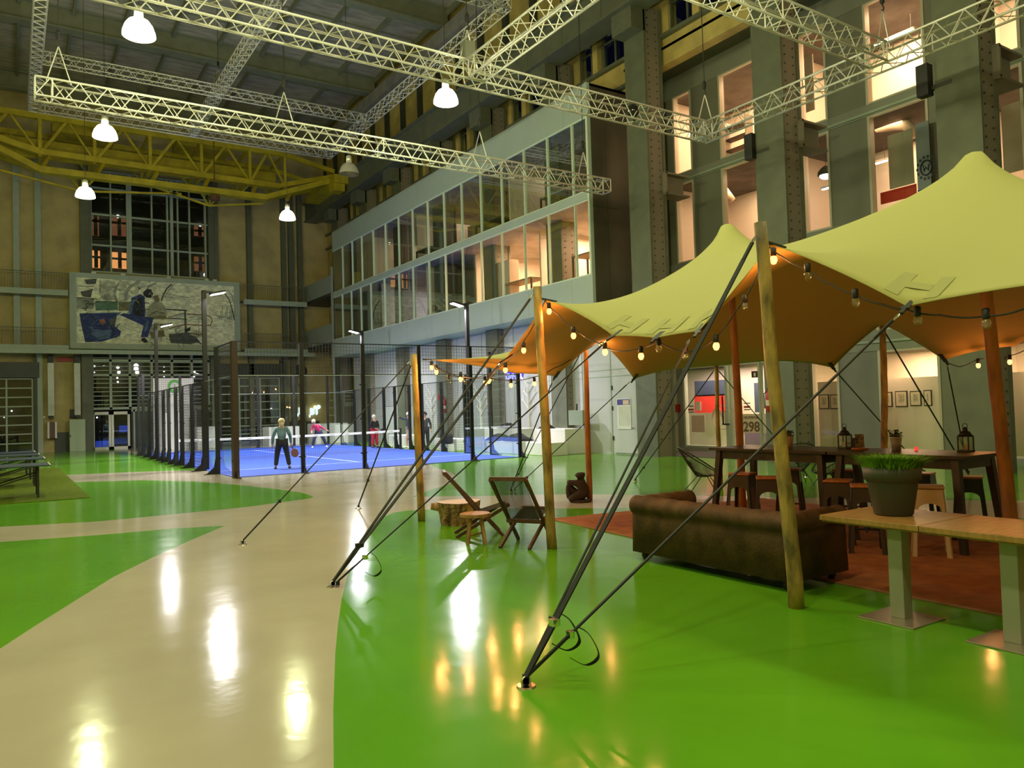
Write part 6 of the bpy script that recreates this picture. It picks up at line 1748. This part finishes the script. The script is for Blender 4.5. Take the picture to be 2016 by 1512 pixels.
tl(1722, 324, 1748, 313, 22.6, 'short tube light in the second row window beside the pale blind')
tl(1618, 368, 1640, 372, 22.6, 'tube light in the second row narrow window by the green lamp')
tl(1120, 438, 1158, 442, 20.2, 'tube light in the lit corner of the glass box', 7); tl(965, 495, 1045, 502, 20.2, 'long tube light in the lit lower room of the glass box', 7)
tl(1455, 118, 1476, 108, 22.6, 'tube light high in the top wide window nearest the riveted column', 6)
def desk(x, y, z, w, d, h, label, m=None):
    t = thing('desk', (x, y, z), label, 'desk'); m = m or mat('desk_wood', (.30, .20, .13), .5)
    MB().bb(x - d / 2, x + d / 2, y - w / 2, y + w / 2, z + h - .06, z + h).build('desk_top', m, t)
    for sx in (-1, 1):
        for sy in (-1, 1): MB().bb(x + sx * (d / 2 - .04) - .03, x + sx * (d / 2 - .04) + .03, y + sy * (w / 2 - .04) - .03, y + sy * (w / 2 - .04) + .03, z, z + h - .06).build('leg', M_dark, t)
desk(18.5, 22.3, 6.45, 1.8, .8, 1.1, 'high brown desk in the lit corner room of the glass box'); desk(18.6, 27.2, 6.45, 2.2, .8, .8, 'desk in the long lit room of the glass box')
desk(18.3, 24.0, 9.4, 1.8, .8, .8, 'pale desk on the upper level of the glass box near its corner', M_panel); desk(18.3, 29.0, 9.4, 2.0, .8, .8, 'dark desk on the upper level of the glass box, middle', M_steel); desk(18.4, 35.6, 9.4, 1.6, .8, .8, 'dark desk on the upper level of the glass box, far part', M_steel)
def armchair(px, py, label):
    p = PX(px, py, 18.6); p.z = 9.4; t = thing('armchair', p, label, 'chair'); m = mat('mustard_cloth', (.45, .36, .02), .7)
    rt = Matrix.Rotation(R(14), 3, 'X')
    MB().box(p + V((0, .22, .85)), (.7, .14, 1.0), rt).build('backrest', m, t, bevel=.05); MB().box(p + V((0, -.1, .42)), (.7, .65, .2)).build('seat', m, t, bevel=.05)
    for sx in (-.28, .28):
        for sy in (-.3, .15): MB().tube([p + V((sx, sy, 0)), p + V((sx * .8, sy * .8, .34))], .02, 6).build('leg', M_dark, t)
armchair(705, 535, 'mustard yellow armchair on the upper level, farther of two'); armchair(728, 525, 'mustard yellow armchair on the upper level, nearer of two')
def cabinet(px, X, z, w, h, label, m, kind='cupboard'):
    p = PX(px, 400, X); t = thing('office_cupboard', (X, p.y, z), label, kind); MB().bb(X, X + .5, p.y - w / 2, p.y + w / 2, z, z + h).build('body', m, t, bevel=.01); MB().bb(X - .02, X, p.y - .02, p.y + .0, z + .1, z + h - .1).build('door_gap', M_dark, t)
cabinet(1008, 19.6, 9.4, 1.3, 1.9, 'orange brown wooden cupboard upstairs in the glass box', mat('ply', (.42, .24, .13), .6))
cabinet(935, 19.4, 9.4, 1.6, 1.6, 'tan wooden cupboard upstairs in the glass box, farther one', mat('ply2', (.36, .26, .14), .6))
cabinet(975, 18.4, 6.45, 2.0, 1.9, 'white cupboard row in the lit lower room of the glass box', mat('lam_white', (.7, .6, .5), .6))
def blind(px0, py0, px1, py1, X, label):
    a = PX(px0, py0, X); b = PX(px1, py1, X); tag(MB().bb(X, X + .03, b.y, a.y, min(a.z, b.z), max(a.z, b.z)).build('roller_blind', mat('blind_cloth', (.36, .33, .27), .8)), label, 'blind')
blind(1747, 268, 1800, 360, 21.7, 'pale roller blind in the second row window beside the banner'); blind(1574, 118, 1604, 215, 21.7, 'pale roller blind in the top narrow window beside the wide panel')
blind(1970, 210, 2030, 330, 21.7, 'dark roller blind in the second row window at the picture edge')
p = PX(1626, 345, 22.0); t = thing('industrial_lamp', p, 'green white dome lamp glowing in the second row narrow window', 'lamp')
MB().lathe([(.26, 0), (.24, .12), (.14, .24), (.05, .3)], p, 20).build('shade', M_steel_d, t, smooth=True); MB().ball(p + V((0, 0, -.01)), .2, 12, (1, 1, .6)).build('bulb', glow('lamp_green_white', (.8, 1, .85), 7), t); MB().tube([p + V((0, 0, .3)), p + V((0, 0, .8))], .01, 4).build('cable', M_cable, t)
# ventilation duct elbows and shelf
for px, py, lb in ((1758, 232, 'fat ventilation duct elbow in the second row wide window'), (1410, 365, 'small round duct end in the second row narrow window')):
    p = PX(px, py, 22.4) - V((0, 0, .22)); tag(MB().tube([p + V((0, .5, .1)), p, p + V((0, -.4, -.12)), p + V((.1, -.6, -.5))], .17, 12).build('air_duct', mat('duct_cream', (.45, .38, .28), .5), smooth=True), lb, 'duct')
p = PX(1450, 290, 22.0); t = thing('shelf_rack', (22.0, p.y, 10.3), 'open shelf rack standing in the top wide window', 'shelf')
for sy in (-.5, .5): MB().bb(21.9, 22.3, p.y + sy - .02, p.y + sy + .02, 10.3, 12.0).build('upright', M_white, t)
for z in (10.5, 10.9, 11.3, 11.7): MB().bb(21.9, 22.3, p.y - .5, p.y + .5, z, z + .03).build('shelf_board', M_dark, t)
# corner loudspeakers on brackets
for px, py, y_, lb in ((1820, 160, 9.85, 'dark loudspeaker box on the column edge under the brightest top window'), (1478, 290, 14.7, 'dark loudspeaker box on the column edge beside the shelf rack window')):
    p = PX(px, py, 18.2); t = thing('loudspeaker', p, lb, 'speaker'); MB().box(p, (.25, .28, .75)).build('cabinet', M_dark, t, bevel=.01); MB().box(p + V((.10, -.3, -.2)), (.12, .6, .1)).build('bracket', M_steel_d, t)
